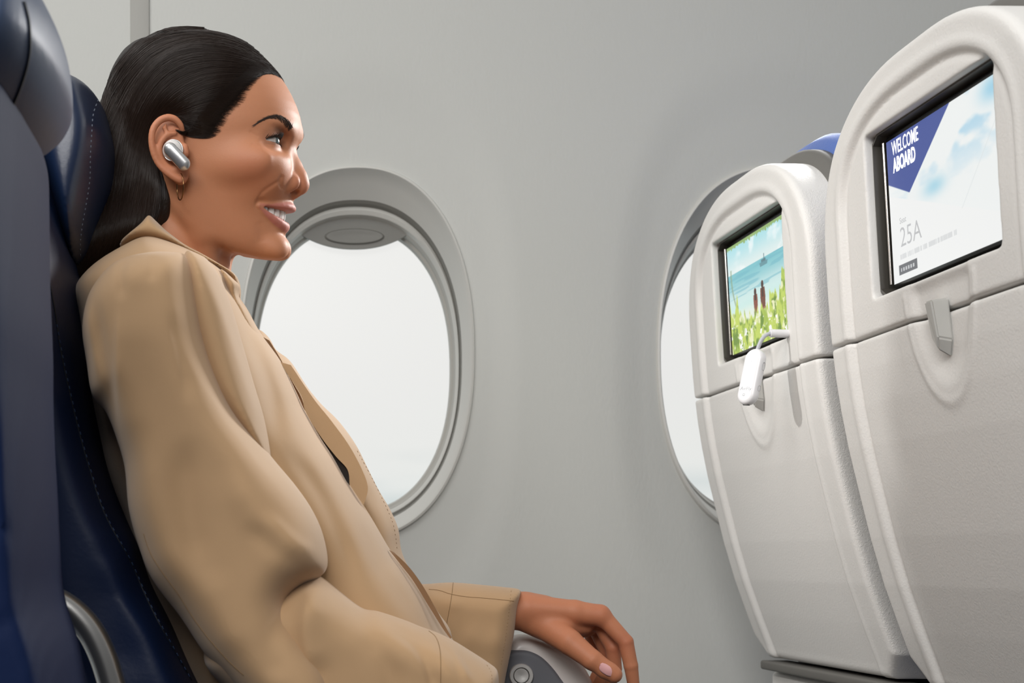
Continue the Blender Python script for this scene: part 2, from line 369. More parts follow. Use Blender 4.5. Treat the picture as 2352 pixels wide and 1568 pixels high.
def ring_surface(rings, n=128, p=2.25):
    V = []; Fc = []
    for (a, b, y, cz) in rings:
        for i in range(n):
            t = 2*math.pi*i/n; c, s = math.cos(t), math.sin(t)
            V.append((a*math.copysign(abs(c)**(2/p), c), y, cz + b*math.copysign(abs(s)**(2/p), s)))
    for j in range(len(rings)-1):
        for i in range(n): Fc.append((j*n+i, (j+1)*n+i, (j+1)*n+(i+1)%n, j*n+(i+1)%n))
    return V, Fc
def build_window(k):
    cx = WX0+k*WDX
    root = empty('window_%d' % (k+1), (cx, YW, WZ)); tag(root, None, None, None, 'structure')
    def part(name, rings, m, par=root, n=128):
        V, Fc = ring_surface(rings, n); o = link(name, pymesh(name, [(v[0], v[1]-YW, v[2]-WZ) for v in V], Fc, True, 35), m, par); return o
    Y = YW+.010
    part('window_frame', [(.1775,.2805,Y+.012,WZ),(.1765,.2795,Y-.001,WZ),(.1745,.2775,Y-.006,WZ),(.1715,.2745,Y-.007,WZ),(.1695,.2725,Y-.004,WZ),
                          (.168,.270,Y+.002,WZ),(.165,.262,Y+.014,WZ-.003),(.1625,.252,Y+.028,WZ-.007),(.1615,.246,Y+.036,WZ-.009)], m_reveal)
    part('window_gasket', [(.1617,.2462,Y+.036,WZ-.009),(.1600,.2425,Y+.040,WZ-.010),(.1600,.2410,Y+.050,WZ-.011)], m_gasket)
    part('inner_frame', [(.1602,.2412,Y+.050,WZ-.011),(.1580,.2360,Y+.046,WZ-.012),(.1560,.2310,Y+.050,WZ-.013),(.1550,.2285,Y+.060,WZ-.0135)], m_reveal)
    part('inner_gasket', [(.1552,.2287,Y+.0602,WZ-.0135),(.1540,.2255,Y+.064,WZ-.0135),(.1535,.2245,Y+.075,WZ-.0138),(.1505,.2205,Y+.078,WZ-.014),(.1495,.2190,Y+.09,WZ-.014)], m_gasket2)
    # glass pane (a thin closed disc)
    V, Fc = ring_surface([(.150,.2195,Y+.083,WZ-.014),(.150,.2195,Y+.085,WZ-.014)], 96); Fc += [tuple(range(96)), tuple(range(191,95,-1))]
    link('pane', pymesh('pane', [(v[0], v[1]-YW, v[2]-WZ) for v in V], Fc), m_glass, root)
    # raised pull-down shade, its curved lower edge with the grip recess
    Vs = []; Fs = []; n = 40
    for i in range(n+1):
        t = -1+2*i/n; x = .100*t
        ztop = (.250*(1-abs(x/.170)**2.25)**(1/2.25)) - .010; zl = .168+.034*abs(t)**2.2
        for yy in (Y+.062-YW, Y+.067-YW):
            Vs += [(x, yy, max(ztop, zl+.001)), (x, yy, zl)]
    for i in range(n):
        a = i*4; b = a+4
        Fs += [(a,b,b+1,a+1), (a+2,a+3,b+3,b+2), (a+1,b+1,b+3,a+3)]
    sh = link('window_shade', pymesh('window_shade', Vs, Fs, True, 40), m_shade, root)
    Vh, Fh = [], []
    rr = [(.046,.0125,.0),(.043,.0105,-.003),(.036,.007,-.003),(.030,.005,-.0026)]
    for (a, b, dy) in rr:
        for i in range(48):
            t = 2*math.pi*i/48; Vh.append((a*math.cos(t), Y+.0615-YW+dy, .187+b*math.sin(t)))
    for j in range(3):
        for i in range(48): Fh.append((j*48+i, j*48+(i+1)%48, (j+1)*48+(i+1)%48, (j+1)*48+i))
    Fh.append(tuple(range(3*48, 4*48)))
    link('shade_grip', pymesh('shade_grip', Vh, Fh, True, 40), m_shade, sh)
    return root
for k in (-1, 0, 1): build_window(k)
# vertical joint strip between the wall panels, upper left
xs = (P(301,0,YW).x, P(343,0,YW).x)
n = 40; Vt = []; Ft = []
for i in range(n+1):
    z = 1.38+(2.04-1.38)*i/n
    for x, dy in ((xs[0]-.001,.001),(xs[0],-.0035),(xs[0]+.003,-.0042),(xs[1]-.003,-.0042),(xs[1],-.0035),(xs[1]+.001,.001)):
        Vt.append((x, float(wall_y(np.array(x), np.array(z)))+dy-.0005, z))
for i in range(n):
    for j in range(5): Ft.append((i*6+j, i*6+j+1, (i+1)*6+j+1, (i+1)*6+j))
Ft.append((0,1,2,3,4,5)); Vn = len(Vt)
tag(link('trim_1', pymesh('trim_1', Vt, Ft, True, 30), m_trim), None, None, None, 'structure')
# floor
fl = rbox('floor', (.2, 1.2, -.02), (1.6, 1.15, .02), m_floor, None, 0); tag(fl, None, None, None, 'structure')

# ================================================================== FRONT SEATS (built once, copied)
m_shell = mat('seat_shell_plastic', 'dbd9d6', .5, bump=[(420,.32,.0009,(1,1,1)),(40,.06,.002,(1,1,1))])
grained(m_shell, 'grain', 480)
m_sidep = mat('seat_side_plastic', 'bab9b4', .5, bump=[(190,.55,.0016,(1,1,1))])
m_dark = mat('screen_bezel_black', '403d38', .35)
m_black = mat('gloss_black', '0c0c0b', .2)
m_blue = mat('blue_upholstery', '3d5fa8', .8, bump=[(700,.5,.001,(1,1,1))], sheen=.3)
m_navy = mat('dark_seat_core', '0d1526', .7)
m_greyrim = mat('seat_rim_grey', '605e5a', .6)
m_chrome = mat('chrome_edge', 'e2ddd8', .2, metal=1)
m_hook = mat('latch_plastic', 'b4b3af', .45)
SW = .213                                          # half width of the shell
def prof(z): return np.interp(z, [.55,.60,.637,.680,.726,.775,.825,.866,.906,.94,.969,1.0,1.028,1.06,1.094,1.13,1.16,1.24],
                                 [.712,.695,.6825,.666,.6495,.635,.6225,.6125,.6045,.599,.5955,.5925,.5905,.5885,.5865,.5845,.583,.583]) - .6
def half_w(z): return None
def shell(z0, z1, name, m, h=.0018):
    xs_ = np.arange(-.05, .18, h); ys_ = np.arange(-SW-.01, SW+.012, h); zs_ = np.arange(max(z0,.6)-.008, min(z1,1.22)+.014, h)
    yy, zz = np.meshgrid(ys_, zs_, indexing='ij')
    # outline: straight sides with a big arched top, rounded bottom corners
    zt = 1.2165; cy0 = .075; rx, rz = SW-.02, .155
    ay = np.maximum(np.abs(yy)-.02, 0)/rx; az = np.maximum(zz-(zt-rz), 0)/rz
    q = (ay**2.3+az**2.3)**(1/2.3); wq = az/(az+ay+1e-6); dout = (q-1)*(rx*(1-wq)+rz*wq)
    dout = np.maximum(dout, -(zz-.622))
    cham = (np.abs(yy)-SW+.028) - (zz-.622)*1.0; dout = np.maximum(dout, cham*.7)
    cut = np.maximum(zz-z1, z0-zz)
    pz = prof(zz) + .10*np.maximum(0, np.abs(yy)-.05)**2*(1) - .006
    # raised rim, sunken middle
    ag = np.maximum(np.abs(yy)-.02,0)/.142; bg_ = np.maximum(zz-1.085,0)/.098; qg = (ag**2.4+bg_**2.4)**(1/2.4); wg = bg_/(ag+bg_+1e-6); dg = (qg-1)*(.142*(1-wg)+.098*wg)
    g = sstep(-.004, .004, dg); rel = .0040*(1-g) - .0012*np.exp(-((dg-.008)/.005)**2) + .0016*np.exp(-((dg+.003)/.004)**2)
    # recess round the hook: sunken U
    uy = (yy+.022)/.060; uz = (zz-1.005)/.108
    ur = np.where(zz < 1.005, np.sqrt(uy**2+uz**2), np.abs(uy))
    rel = rel + .005*(1-sstep(.72,.98,ur))*sstep(1.008,.990,zz)
    rel = rel - .0012*np.exp(-((ur-1.06)/.05)**2)*(zz<.995)
    fx = pz + rel
    X = xs_[:,None,None]
    d = (fx[None]-X)*.96                           # in front of the face
    back = X - (prof(zz)+.055)[None]
    d = smax(d, (dout)[None]+0*X, .009)
    d = smax(d, back, .01)
    # screen opening
    ry = np.abs(yy+.012)-.119; rz_ = np.abs(zz-1.081)-.0775
    dr = np.minimum(np.maximum(ry, rz_), 0)+np.sqrt(np.maximum(ry+.006,0)**2+np.maximum(rz_+.006,0)**2)-.006
    dr = np.where(np.maximum(ry,rz_) < -.006, np.maximum(ry,rz_), dr)
    hole = np.maximum(dr[None]-.0*X, X-(fx+.030)[None])
    d = smax(d, -hole, .0025)
    d = smax(d, cut[None]+0*X, .003)
    V, Q = surface_net(d.astype(np.float32), (xs_[0], ys_[0], zs_[0]), (h,h,h), relax=1)
    Q = orient(V, Q)
    me = npmesh(name, V, Q); o = link(name, me, m)
    # the side walls carry a coarser moulded grain than the face
    nv = np.zeros(len(me.vertices)*3); me.vertex_normals.foreach_get('vector', nv) if hasattr(me, 'vertex_normals') else me.vertices.foreach_get('normal', nv); nv = nv.reshape(-1,3)
    g_ = .34*sstep(.55,.85,np.abs(nv[:,1]))*(np.abs(V[:,1]) > SW-.03)+.3*sstep(.5,.8,nv[:,2])*(V[:,2] > 1.15)*.5
    at = me.attributes.new('grain','FLOAT','POINT'); at.data.foreach_set('value', g_.astype(np.float32)); me.update()
    return o
def lp_xy(px, py, D, X): pass
def slab_at(name, y0, y1, z0, z1, depth, th, m, parent, bev=.002):
    """flat box following the shell's slope; local seat coordinates"""
    zc = (z0+z1)/2; xa = float(prof(z0))+depth; xb = float(prof(z1))+depth
    up = Vector((xb-xa, 0, z1-z0)); L = up.length; up.normalize(); lat = Vector((0,1,0)); nrm = up.cross(lat)     # nrm ~ -x
    c = Vector(((xa+xb)/2, (y0+y1)/2, zc)) - nrm*th
    return rbox(name, c, ((y1-y0)/2, L/2, th), m, parent, bev, (lat, up, nrm)), c+nrm*th, lat, up, nrm
def build_seat():
    root = empty('passenger_seat', (0,0,0))
    up_ = shell(.9715, 1.3, 'upper_shell', m_shell); up_.parent = root
    lo_ = shell(.5, .9685, 'lower_shell', m_shell); lo_.parent = root
    # dark core seen through the seam and between the seats
    core = []
    zz = np.linspace(.60, 1.19, 30)
    V = []; Fc = []
    for z in zz:
        hw = SW-.006 if z < 1.06 else .02+(SW-.03)*(max(0,1-((z-1.06)/.15)**2.3))**(1/2.3)
        for (dx, s) in ((.042,-1),(.17,-1),(.17,1),(.042,1)): V.append((float(prof(z))+dx, s*hw*(.985 if dx<.1 else 1), z))
    for i in range(len(zz)-1):
        for k in range(4): Fc.append((i*4+k, i*4+(k+1)%4, (i+1)*4+(k+1)%4, (i+1)*4+k))
    Fc += [(3,2,1,0), tuple(range(len(V)-4, len(V)))]
    link('seat_core', pymesh('seat_core', V, Fc, True, 40), m_navy, root)
    # grey rim and blue headrest cushion rising behind the arch
    def arch(name, x0, x1, extra, m, zl=1.0, k=36, rnd=.02, lean=0):
        V = []; Fc = []
        prof_pts = [(x0,0),(x0+.006,rnd*.7),(x0+rnd*.8,rnd),(x1-rnd*.8,rnd),(x1-.004,rnd*.6),(x1,0)]
        def outl(t, e):
            a = math.pi*t; c, s = math.cos(a), math.sin(a); rx, rz = SW-.022+e*.20, .155+e*1.15
            y = -(math.copysign(abs(c)**(2/2.3), c)*rx + math.copysign(.02, c)); z = 1.0615+abs(s)**(2/2.3)*rz
            return y, z
        for i in range(k+1):
            for (x, e) in prof_pts:
                y, z = outl(i/k, extra-rnd+e); V.append((x+lean*max(0, z-1.15), y, z))
        q = len(prof_pts)
        for i in range(k):
            for j in range(q-1): Fc.append((i*q+j, i*q+j+1, (i+1)*q+j+1, (i+1)*q+j))
        # legs down both sides
        for side in (0, k):
            b = side*q; o = len(V); 
            for j in range(q): v = V[b+j]; V.append((v[0], v[1], zl))
            for j in range(q-1): Fc.append((b+j, b+j+1, o+j+1, o+j) if side else (b+j, o+j, o+j+1, b+j+1))
        # back and front caps
        Fc.append(tuple(i*q for i in range(k+1))); Fc.append(tuple(i*q+q-1 for i in range(k,-1,-1)))
        o = len(V)-2*q; Fc.append((0*q, o, o+q, k*q)[::-1]); Fc.append((q-1, o+q-1, o+2*q-1, k*q+q-1))
        return link(name, pymesh(name, V, Fc, True, 50), m, root)
    arch('headrest_rim', .020, .050, .015, m_greyrim, rnd=.012)
    arch('headrest_cushion', .040, .200, .032, m_blue, rnd=.026, lean=.0)
    # in-flight screen: dark liner, glossy bezel, chrome edge, display
    fr, *_ = slab_at('screen_recess', -.130, .106, 1.004, 1.158, .0200, .004, m_dark, root, .001)
    bz, *_ = slab_at('screen_bezel', -.1205, .0945, 1.0100, 1.1545, .0130, .0045, m_black, root, .003)
    V0 = []
    o1 = tubeobj('bezel_edge', [(float(prof(1.016))+.0122,.0955,1.015),(float(prof(1.150))+.0122,.0955,1.1500)], .0013, m_chrome, None); adopt(o1, bz); o1.name='bezel_edge'
    # dark liner of the screen opening
    Vl=[];Fl=[]; N_=64
    def rr(hy,hz,r,i):
        t=2*math.pi*(i+.5)/N_; c,s=math.cos(t),math.sin(t); return math.copysign(min(abs(c)/max(abs(c),abs(s))*hy, hy), c), math.copysign(min(abs(s)/max(abs(c),abs(s))*hz, hz), s)
    for (hy,hz,dx) in ((.1195,.0780,.0065),(.1172,.0757,.0062),(.1160,.0745,.0215)):
        for i in range(N_):
            y_,z_ = rr(hy,hz,0,i); z_ += 1.081; Vl.append((float(prof(z_))+dx, y_-.012, z_))
    for j in range(2):
        for i in range(N_): Fl.append((j*N_+i,(j+1)*N_+i,(j+1)*N_+(i+1)%N_,j*N_+(i+1)%N_))
    link('screen_liner', pymesh('screen_liner',Vl,Fl,True,30), m_dark, root)
    # hook
    Vh = [(-.001,-.034,.987),(-.001,-.012,.987),(-.001,-.013,.945),(-.001,-.023,.928),(-.001,-.033,.945),
          (-.016,-.031,.985),(-.016,-.015,.985),(-.014,-.016,.948),(-.012,-.023,.936),(-.014,-.030,.948)]
    Vh = [(float(prof(z))+.004+x, -.023+(y+.023)*.82, .93+(z-.93)*.88) for x, y, z in Vh]
    Fh = [(5,6,7,8,9),(0,1,6,5),(1,2,7,6),(2,3,8,7),(3,4,9,8),(4,0,5,9),(4,3,2,1,0)]
    hk = link('table_latch', pymesh('table_latch', Vh, Fh), m_hook, root)
    bmh = bmesh.new(); bmh.from_mesh(hk.data); bmesh.ops.bevel(bmh, geom=bmh.edges[:], offset=.0015, segments=2, affect='EDGES'); bmesh.ops.recalc_face_normals(bmh, faces=bmh.faces[:]); bmh.to_mesh(hk.data); bmh.free()
    # lower ledge and lower pocket panel, seat cushion and base
    rbox('lower_ledge', (.095,0,.612), (.020,SW-.022,.006), m_greyrim, root, .003)
    rbox('lower_panel', (.118,0,.50), (.024,SW-.01,.103), m_shell, root, .008)
    rbox('seat_cushion', (.37,0,.43), (.24,SW-.005,.055), m_blue, root, .03)
    rbox('seat_base', (.34,0,.19), (.16,SW-.05,.19), m_navy, root, .02)
    return root
S2 = build_seat(); S2_LOC = Vector((.600, 1.80, 0)); S1_LOC = Vector((.601, 1.320, 0))
def copy_tree(o, parent=None):
    c = o.copy(); scene.collection.objects.link(c)
    if parent is not None: c.parent = parent; c.matrix_parent_inverse = o.matrix_parent_inverse.copy()
    for ch in list(o.children): copy_tree(ch, c)
    return c
S1 = copy_tree(S2)
for s_, l_ in ((S2, S2_LOC), (S1, S1_LOC)): s_.location = l_; s_.rotation_euler[2] = math.radians(1.1)
tag(S2, 'grey-backed seat beside the window, its screen showing a tropical beach', 'seat', 'front row seats')
tag(S1, 'grey-backed seat nearest right edge, its screen showing a welcome message', 'seat', 'front row seats')

# ------------------------------------------------------------------ pictures on the two displays (flat pictures, painted per vertex)
DY0, DY1, DZ0, DZ1 = -.1165, .0905, 1.0140, 1.1490
def display(name, paint, root, res=(420, 290)):
    nu, nv = res; u = np.linspace(0,1,nu); v = np.linspace(0,1,nv); U, Vv = np.meshgrid(u, v, indexing='ij')
    z = DZ0+(DZ1-DZ0)*Vv; xa = float(prof(DZ0)); xb = float(prof(DZ1)); x = xa+(xb-xa)*Vv+.0126; y = DY1+(DY0-DY1)*U   # U: left to right as seen
    V = np.stack([x,y,z],-1).reshape(-1,3)
    I = np.arange(nu*nv).reshape(nu,nv); Q = np.stack([I[:-1,:-1],I[1:,:-1],I[1:,1:],I[:-1,1:]],-1).reshape(-1,4)
    me = npmesh(name, V, Q); C = paint(U, Vv); C = np.clip(C,0,1)
    L = np.where(C <= .04045, C/12.92, ((C+.055)/1.055)**2.4)
    at = me.color_attributes.new('picture', 'FLOAT_COLOR', 'POINT'); at.data.foreach_set('color', np.concatenate([L, np.ones(L.shape[:2]+(1,))],-1).astype(np.float32).ravel())
    m = mat(name+'_glow', '101010', .3, emit='000000', es=.93, vcol='picture'); 
    return link(name, me, m, root)
def mixc(C, col, a): return C*(1-a[...,None]) + np.array(col)*a[...,None]
def hexc(s): return [int(s[i:i+2],16)/255 for i in (0,2,4)]
def fbm(U, V, s, seed, oct=4):
    r = 0; a = .5
    for i in range(oct): r = r + a*vnoise(U*s*2**i+3, V*s*2**i+7, seed+i); a *= .5
    return r
def paint_beach(U, V):
    C = np.ones(U.shape+(3,))*np.array(hexc('e4f0ee'))
    C = mixc(C, hexc('a6dfe8'), sstep(.70,1.0,V)*.9); C = mixc(C, hexc('ffffff'), sstep(.0,.6, fbm(U,V,5,3))*.7*(V>.7))
    hor = .735+.0*U; sea = (V < hor)
    C = mixc(C, hexc('7cc4cd'), sea*sstep(.40,.73,V)*1.0); C = mixc(C, hexc('c9ebe6'), sea*sstep(.60,.38,V)*.9)
    C = mixc(C, hexc('6bb4c4'), sea*sstep(.1,.5, vnoise(U*5, V*60, 9))*.5*(V>.5)); C = mixc(C, hexc('eaf1e4'), sstep(.43,.30,V))
    # boat
    C = mixc(C, hexc('5d8b95'), ((np.abs(U-.60) < .065-.25*np.maximum(0,.70-V)) & (V>.665) & (V<.70)).astype(float)*.8)
    C = mixc(C, hexc('4d6870'), ((np.abs(U-.60) < .035) & (V>.70) & (V<.725)).astype(float)*.7); C = mixc(C, hexc('4d6870'), ((np.abs(U-.61)<.006)&(V>.7)&(V<.77)).astype(float)*.7)
    # palm fronds at the top edge and left
    C = mixc(C, hexc('8fae5a'), ((V > .978-.012*np.abs(vnoise(U*60,V*0,5))) ).astype(float)*.85)
    C = mixc(C, hexc('7f9a55'), ((U > .975-.03*np.abs(vnoise(V*30,U*0,6))*(V>.6)) & (V>.55)).astype(float)*.6)
    C = mixc(C, hexc('8aa07a'), ((np.abs(U-.05-.12*(.72-V)**2*6) < .012) & (V<.78)&(V>.40)).astype(float)*.6)
    # two people
    for (cu, s, col) in ((.44,.95,'8a4b38'),(.56,1.12,'74402e')):
        body = (np.abs(U-cu) < .036*s*(1-.25*np.abs((V-.40)/.12))) & (V > .27) & (V < .27+.19*s)
        C = mixc(C, hexc(col), body.astype(float)); 
        hd = ((U-cu)/.020)**2+((V-(.27+.215*s))/.035)**2 < 1; C = mixc(C, hexc('5b2f22'), hd.astype(float))
        sk = (np.abs(U-cu) < .034*s) & (V > .25) & (V < .31); C = mixc(C, hexc('9a6a50'), sk.astype(float))
        hr = (np.abs(U-cu) < .012) & (V>.40) & (V<.27+.23*s); C = mixc(C, hexc('3d241b'), hr.astype(float))
    # leafy foreground
    top = .24+.16*np.abs(U-.45)**1.2*1.6 + .07*np.abs(vnoise(U*16,V*0+2,11)) + .05*vnoise(U*45,V*2,12)
    leaf = sstep(.02,-.01,V-top); C = mixc(C, hexc('c5d862'), leaf)
    n1 = fbm(U*1.9,V*.8,12,21); C = mixc(C, hexc('6f9134'), leaf*sstep(.05,.5,n1)); C = mixc(C, hexc('eef0c0'), leaf*sstep(.15,.6,fbm(U*1.6,V,14,31))); C = mixc(C, hexc('ffffff'), leaf*sstep(.45,.65,fbm(U,V,20,41))*(V<.25))
    st = sstep(.2,.6, vnoise(U*34+6*V, V*5, 51)); C = mixc(C, hexc('92b040'), leaf*st*.6)
    return C
def paint_welcome(U, V):
    C = np.ones(U.shape+(3,))*np.array(hexc('f3f4f3'))
    # upper right cloud picture bounded by two diagonals
    pic = sstep(-.004,.004, V - (.62-.47*(U-.0)))*1.0
    sky = np.ones(U.shape+(3,))*np.array(hexc('f1f4f3')); sky = mixc(sky, hexc('a9d3ea'), sstep(.05,.75, fbm(U*1.0,V*1.6,4,61))*sstep(.35,1,V)*1.0)
    sky = mixc(sky, hexc('9fd2e6'), np.exp(-(((U-.43)/.10)**2+((V-.53)/.06)**2))*.8); sky = mixc(sky, hexc('8fcbe6'), np.exp(-(((U-.95)/.10)**2+((V-.93)/.08)**2))*.8)
    C = C*(1-pic[...,None])+sky*pic[...,None]
    C = mixc(C, hexc('d9dfe0'), sstep(.004,.0,np.abs((U-.95)+.7*(.72-V))-.001)*(V<.75)*(V>.3)*.6)
    tri = (V > 1.0-(.40+0)*0-.44+.0) ; 
    # navy triangle: (0,1) (.63,1) (.19,.585) (0,.70)
    e1 = (V-1.0) - (U-.60)*(1.0-.575)/(.60-.20); e2 = (V-.70) - (U-0)*(.575-.70)/(.20-0)
    nav = sstep(-.004,.004,e1)*sstep(-.004,.004,e2); nav = np.where(U < .64, nav, 0)
    C = mixc(C, hexc('42549a'), nav)
    C = mixc(C, hexc('d2d4d5'), ((U>.075)&(U<.60)&(V>.150)&(V<.185)&(vnoise(U*150,V*0+3,77)>-.7)).astype(float)*.7)
    C = mixc(C, hexc('6a6c70'), ((U>.055)&(U<.235)&(V>.045)&(V<.115)).astype(float))
    C = mixc(C, hexc('c9cbcd'), ((U>.075)&(U<.215)&(V>.068)&(V<.092)&(np.sin(U*260)>-.3)).astype(float))
    return C
d2 = display('display', paint_beach, S2); d1 = display('display', paint_welcome, S1)
m_txtw = mat('text_white','ffffff',.5, emit='ffffff', es=.9); m_txtg = mat('text_grey','8b8d90',.5, emit='a6a8aa', es=.75); m_txtl = mat('text_light_grey','c0c2c4',.5, emit='c9cbcc', es=.8)
def dtext(s, u, v, size, m, bold=0, wide=1):
    z = DZ0+(DZ1-DZ0)*v; zt = z+size; xa = float(prof(DZ0)); xb = float(prof(DZ1)); up = Vector((xb-xa,0,DZ1-DZ0)).normalized()
    x = xa+(xb-xa)*v+.0123; y = DY1+(DY0-DY1)*u
    o = textmesh('display_text', s, size, (x,y,z), (0,-wide,0), up, m, S1, bold=bold)
dtext('WELCOME', .055, .885, .0185, m_txtw, .0001, .60); dtext('ABOARD', .060, .765, .0185, m_txtw, .0006, .60)
dtext('Seat', .09, .395, .008, m_txtg); dtext('25A', .085, .235, .026, m_txtg, -.0002); pass
# ================================================================== LEFT SEATS
m_leather = mat('navy_leather', '0f1e3d', .46, bump=[(260,.16,.0010,(1,1,1)),(22,.10,.004,(1,1,1))], spec=.32)
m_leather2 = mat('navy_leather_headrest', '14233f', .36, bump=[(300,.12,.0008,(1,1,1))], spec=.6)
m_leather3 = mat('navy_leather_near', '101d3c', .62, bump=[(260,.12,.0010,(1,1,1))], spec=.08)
m_stitch = mat('thread', '6d7482', .7); m_stitchd = mat('seam_dark', '070c16', .6)
m_metal = mat('brushed_metal', 'a09f9e', .30, metal=.9, bump=[(500,.05,.0004,(1,1,1))])
def bvh_of(o): 
    me = o.data; return BVHTree.FromPolygons([o.matrix_world @ v.co for v in me.vertices] if False else [v.co.copy() for v in me.vertices], [tuple(p.vertices) for p in me.polygons])
CAMP = Vector((0,0,CZ))
def on_surf(b, px, py, off=.0004):
    d = (P(px,py,1.0)-CAMP).normalized(); h = b.ray_cast(CAMP, d); return None if h[0] is None else h[0]+h[1]*off
def seam(name, obj, pts, r, m, dash=None, off=.0002, parent=None):
    """thread lying on an object's near surface along an image polyline"""
    b = bvh_of(obj); pp = smooth_poly(pts, 16, False); s = np.r_[0, np.cumsum(np.sqrt(((pp[1:]-pp[:-1])**2).sum(1)))]
    n = max(int(s[-1]/(1.5 if dash else 3.0)), 4); t = np.linspace(0, s[-1], n); pp = np.stack([np.interp(t,s,pp[:,0]), np.interp(t,s,pp[:,1])],1)
    hits = [on_surf(b, *q, off) for q in pp]; parts = []; run = []
    for i, h in enumerate(hits):
        gap = dash and (int(t[i]/dash[0]) % 2 == 1)
        if h is None or gap or (run and (h-run[-1]).length > .03):
            if len(run) > 1: parts.append(tube(run, r, 5)); 
            run = []
        else: run.append(h)
    if len(run) > 1: parts.append(tube(run, r, 5))
    if not parts: return None
    V, Fc = merge(parts); return link(name, pymesh(name, V, Fc, True), m, parent if parent is not None else obj)
own = empty('passenger_seat', (-.12, 1.42, 0))
def A(o, root): return adopt(o, root)
bk = inflate('backrest', m_leather, None, [(50,285),(98,330),(128,434),(153,536),(178,699),(188,780),(206,896),(226,1006),(251,1102),(281,1182),(322,1257),(352,1338),(402,1423),(452,1534),(530,1700),(610,1900),(600,2010),(420,2000),(250,1750),(120,1400),(40,1000),(0,650),(5,330)],
    1.42, .215, 62, h=.0035, Dref=1.30, bl=5, folds=[([(250,1240),(300,1290),(340,1330)],14,-.004),([(300,1290),(270,1400),(330,1560)],40,-.004)])
A(bk, own)
s1 = seam('backrest_stitch', bk, [(92,540),(112,640),(128,730),(138,800),(160,905),(186,1010),(206,1080),(240,1180),(298,1288),(345,1392),(392,1480),(440,1562)], .0007, m_stitchd, parent=bk)
s1b = seam('backrest_stitch', bk, [(128,745),(138,800),(160,905),(186,1010),(206,1080),(240,1180),(298,1288),(345,1392),(392,1480),(436,1560)], .0004, mat('thread_navy','2f4468',.6), dash=(9,), off=.0011, parent=bk)
hr = inflate('headrest', m_leather2, None, [(95,260),(120,215),(150,193),(168,190),(216,212),(238,240),(255,300),(262,345),(257,405),(243,470),(226,540),(205,592),(172,618),(140,560),(100,420)],
    1.42, .150, 60, h=.003, Dref=1.36, bl=5, folds=[([(160,200),(150,260),(150,330)],10,-.003),([(215,560),(190,600),(165,625)],6,-.004)])
A(hr, own)
seam('headrest_stitch', hr, [(226,228),(214,262),(210,310),(207,360),(206,410),(198,465),(188,520),(184,560),(185,590)], .00045, m_stitch, dash=(6,), parent=hr)
A(rbox('seat_cushion', (.10,1.42,.385), (.27,.215,.06), m_leather, None, .03), own)
A(rbox('seat_base', (.08,1.42,.18), (.18,.17,.18), m_navy, None, .02), own)
tag(own, 'navy leather seat with stitched headrest, behind the back of the seated person', 'seat')
near = empty('passenger_seat', (-.22, .98, 0))
nb_ = inflate('backrest', m_leather3, None, [(-60,240),(40,262),(76,300),(82,400),(85,600),(91,780),(92,900),(99,1050),(110,1250),(120,1372),(158,1500),(196,1700),(240,1900),(240,2000),(-260,2000),(-330,1500),(-330,300)],
    .985, .115, 34, h=.004, bl=4, folds=[([(-10,1000),(20,1130),(60,1210),(112,1270)],9,-.006),([(-20,1440),(50,1425),(118,1390)],7,-.003)])
A(nb_, near)
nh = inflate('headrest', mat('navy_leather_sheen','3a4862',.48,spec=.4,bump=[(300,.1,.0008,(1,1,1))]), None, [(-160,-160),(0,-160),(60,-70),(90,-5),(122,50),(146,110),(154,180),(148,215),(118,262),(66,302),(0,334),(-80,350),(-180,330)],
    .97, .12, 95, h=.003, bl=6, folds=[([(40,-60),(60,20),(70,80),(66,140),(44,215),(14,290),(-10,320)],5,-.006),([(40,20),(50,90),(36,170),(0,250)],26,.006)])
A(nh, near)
seam('headrest_piping', nh, [(54,4),(66,60),(65,130),(44,205),(14,270)], .0012, m_stitchd, parent=nh)
tag(near, 'large navy leather seat cropped by left edge, nearest the viewer', 'seat')
A(rbox('seat_cushion', (.02,.985,.42), (.27,.14,.06), m_leather, None, .03), near)
A(rbox('seat_base', (.0,.985,.18), (.18,.11,.18), m_navy, None, .02), near)
# near armrest: bent flat silver arm
arm = empty('armrest', P(200,1700,1.16))
pa = smooth_poly([(60,1352),(118,1374),(165,1402),(206,1446),(236,1505),(258,1575),(280,1660),(300,1780)], 8, False)
V = []; Fc = []; n = 16; N = len(pa)
for i, q in enumerate(pa):
    t = pa[min(i+1,N-1)]-pa[max(i-1,0)]; t = t/np.linalg.norm(t); nrm = np.array([t[1], -t[0]])
    for k in range(n):
        a = 2*math.pi*k/n; ca, sa = math.cos(a), math.sin(a)
        o_ = math.copysign(abs(ca)**.7, ca)*31; dd = math.copysign(abs(sa)**.7, sa)*.016
        V.append(P(q[0]+nrm[0]*o_, q[1]+nrm[1]*o_, 1.16)+Vector((0,dd,0)))
for i in range(N-1):
    for k in range(n): Fc.append((i*n+k, i*n+(k+1)%n, (i+1)*n+(k+1)%n, (i+1)*n+k))
Fc += [tuple(range(n)), tuple(range((N-1)*n, N*n))]
A(link('arm_frame', pymesh('arm_frame', V, Fc, True, 60), m_metal), arm)
A(tubeobj('inner_edge', [P(*q,1.15) for q in smooth_poly([(150,1470),(160,1500),(172,1535),(184,1580),(200,1650)],6,False)], [.0006]*6+[.0016]*19, mat('polished_edge','e8e8ea',.1,metal=1)), arm)
tag(arm, 'curved silver armrest at lower left, between the two navy seats', 'armrest')
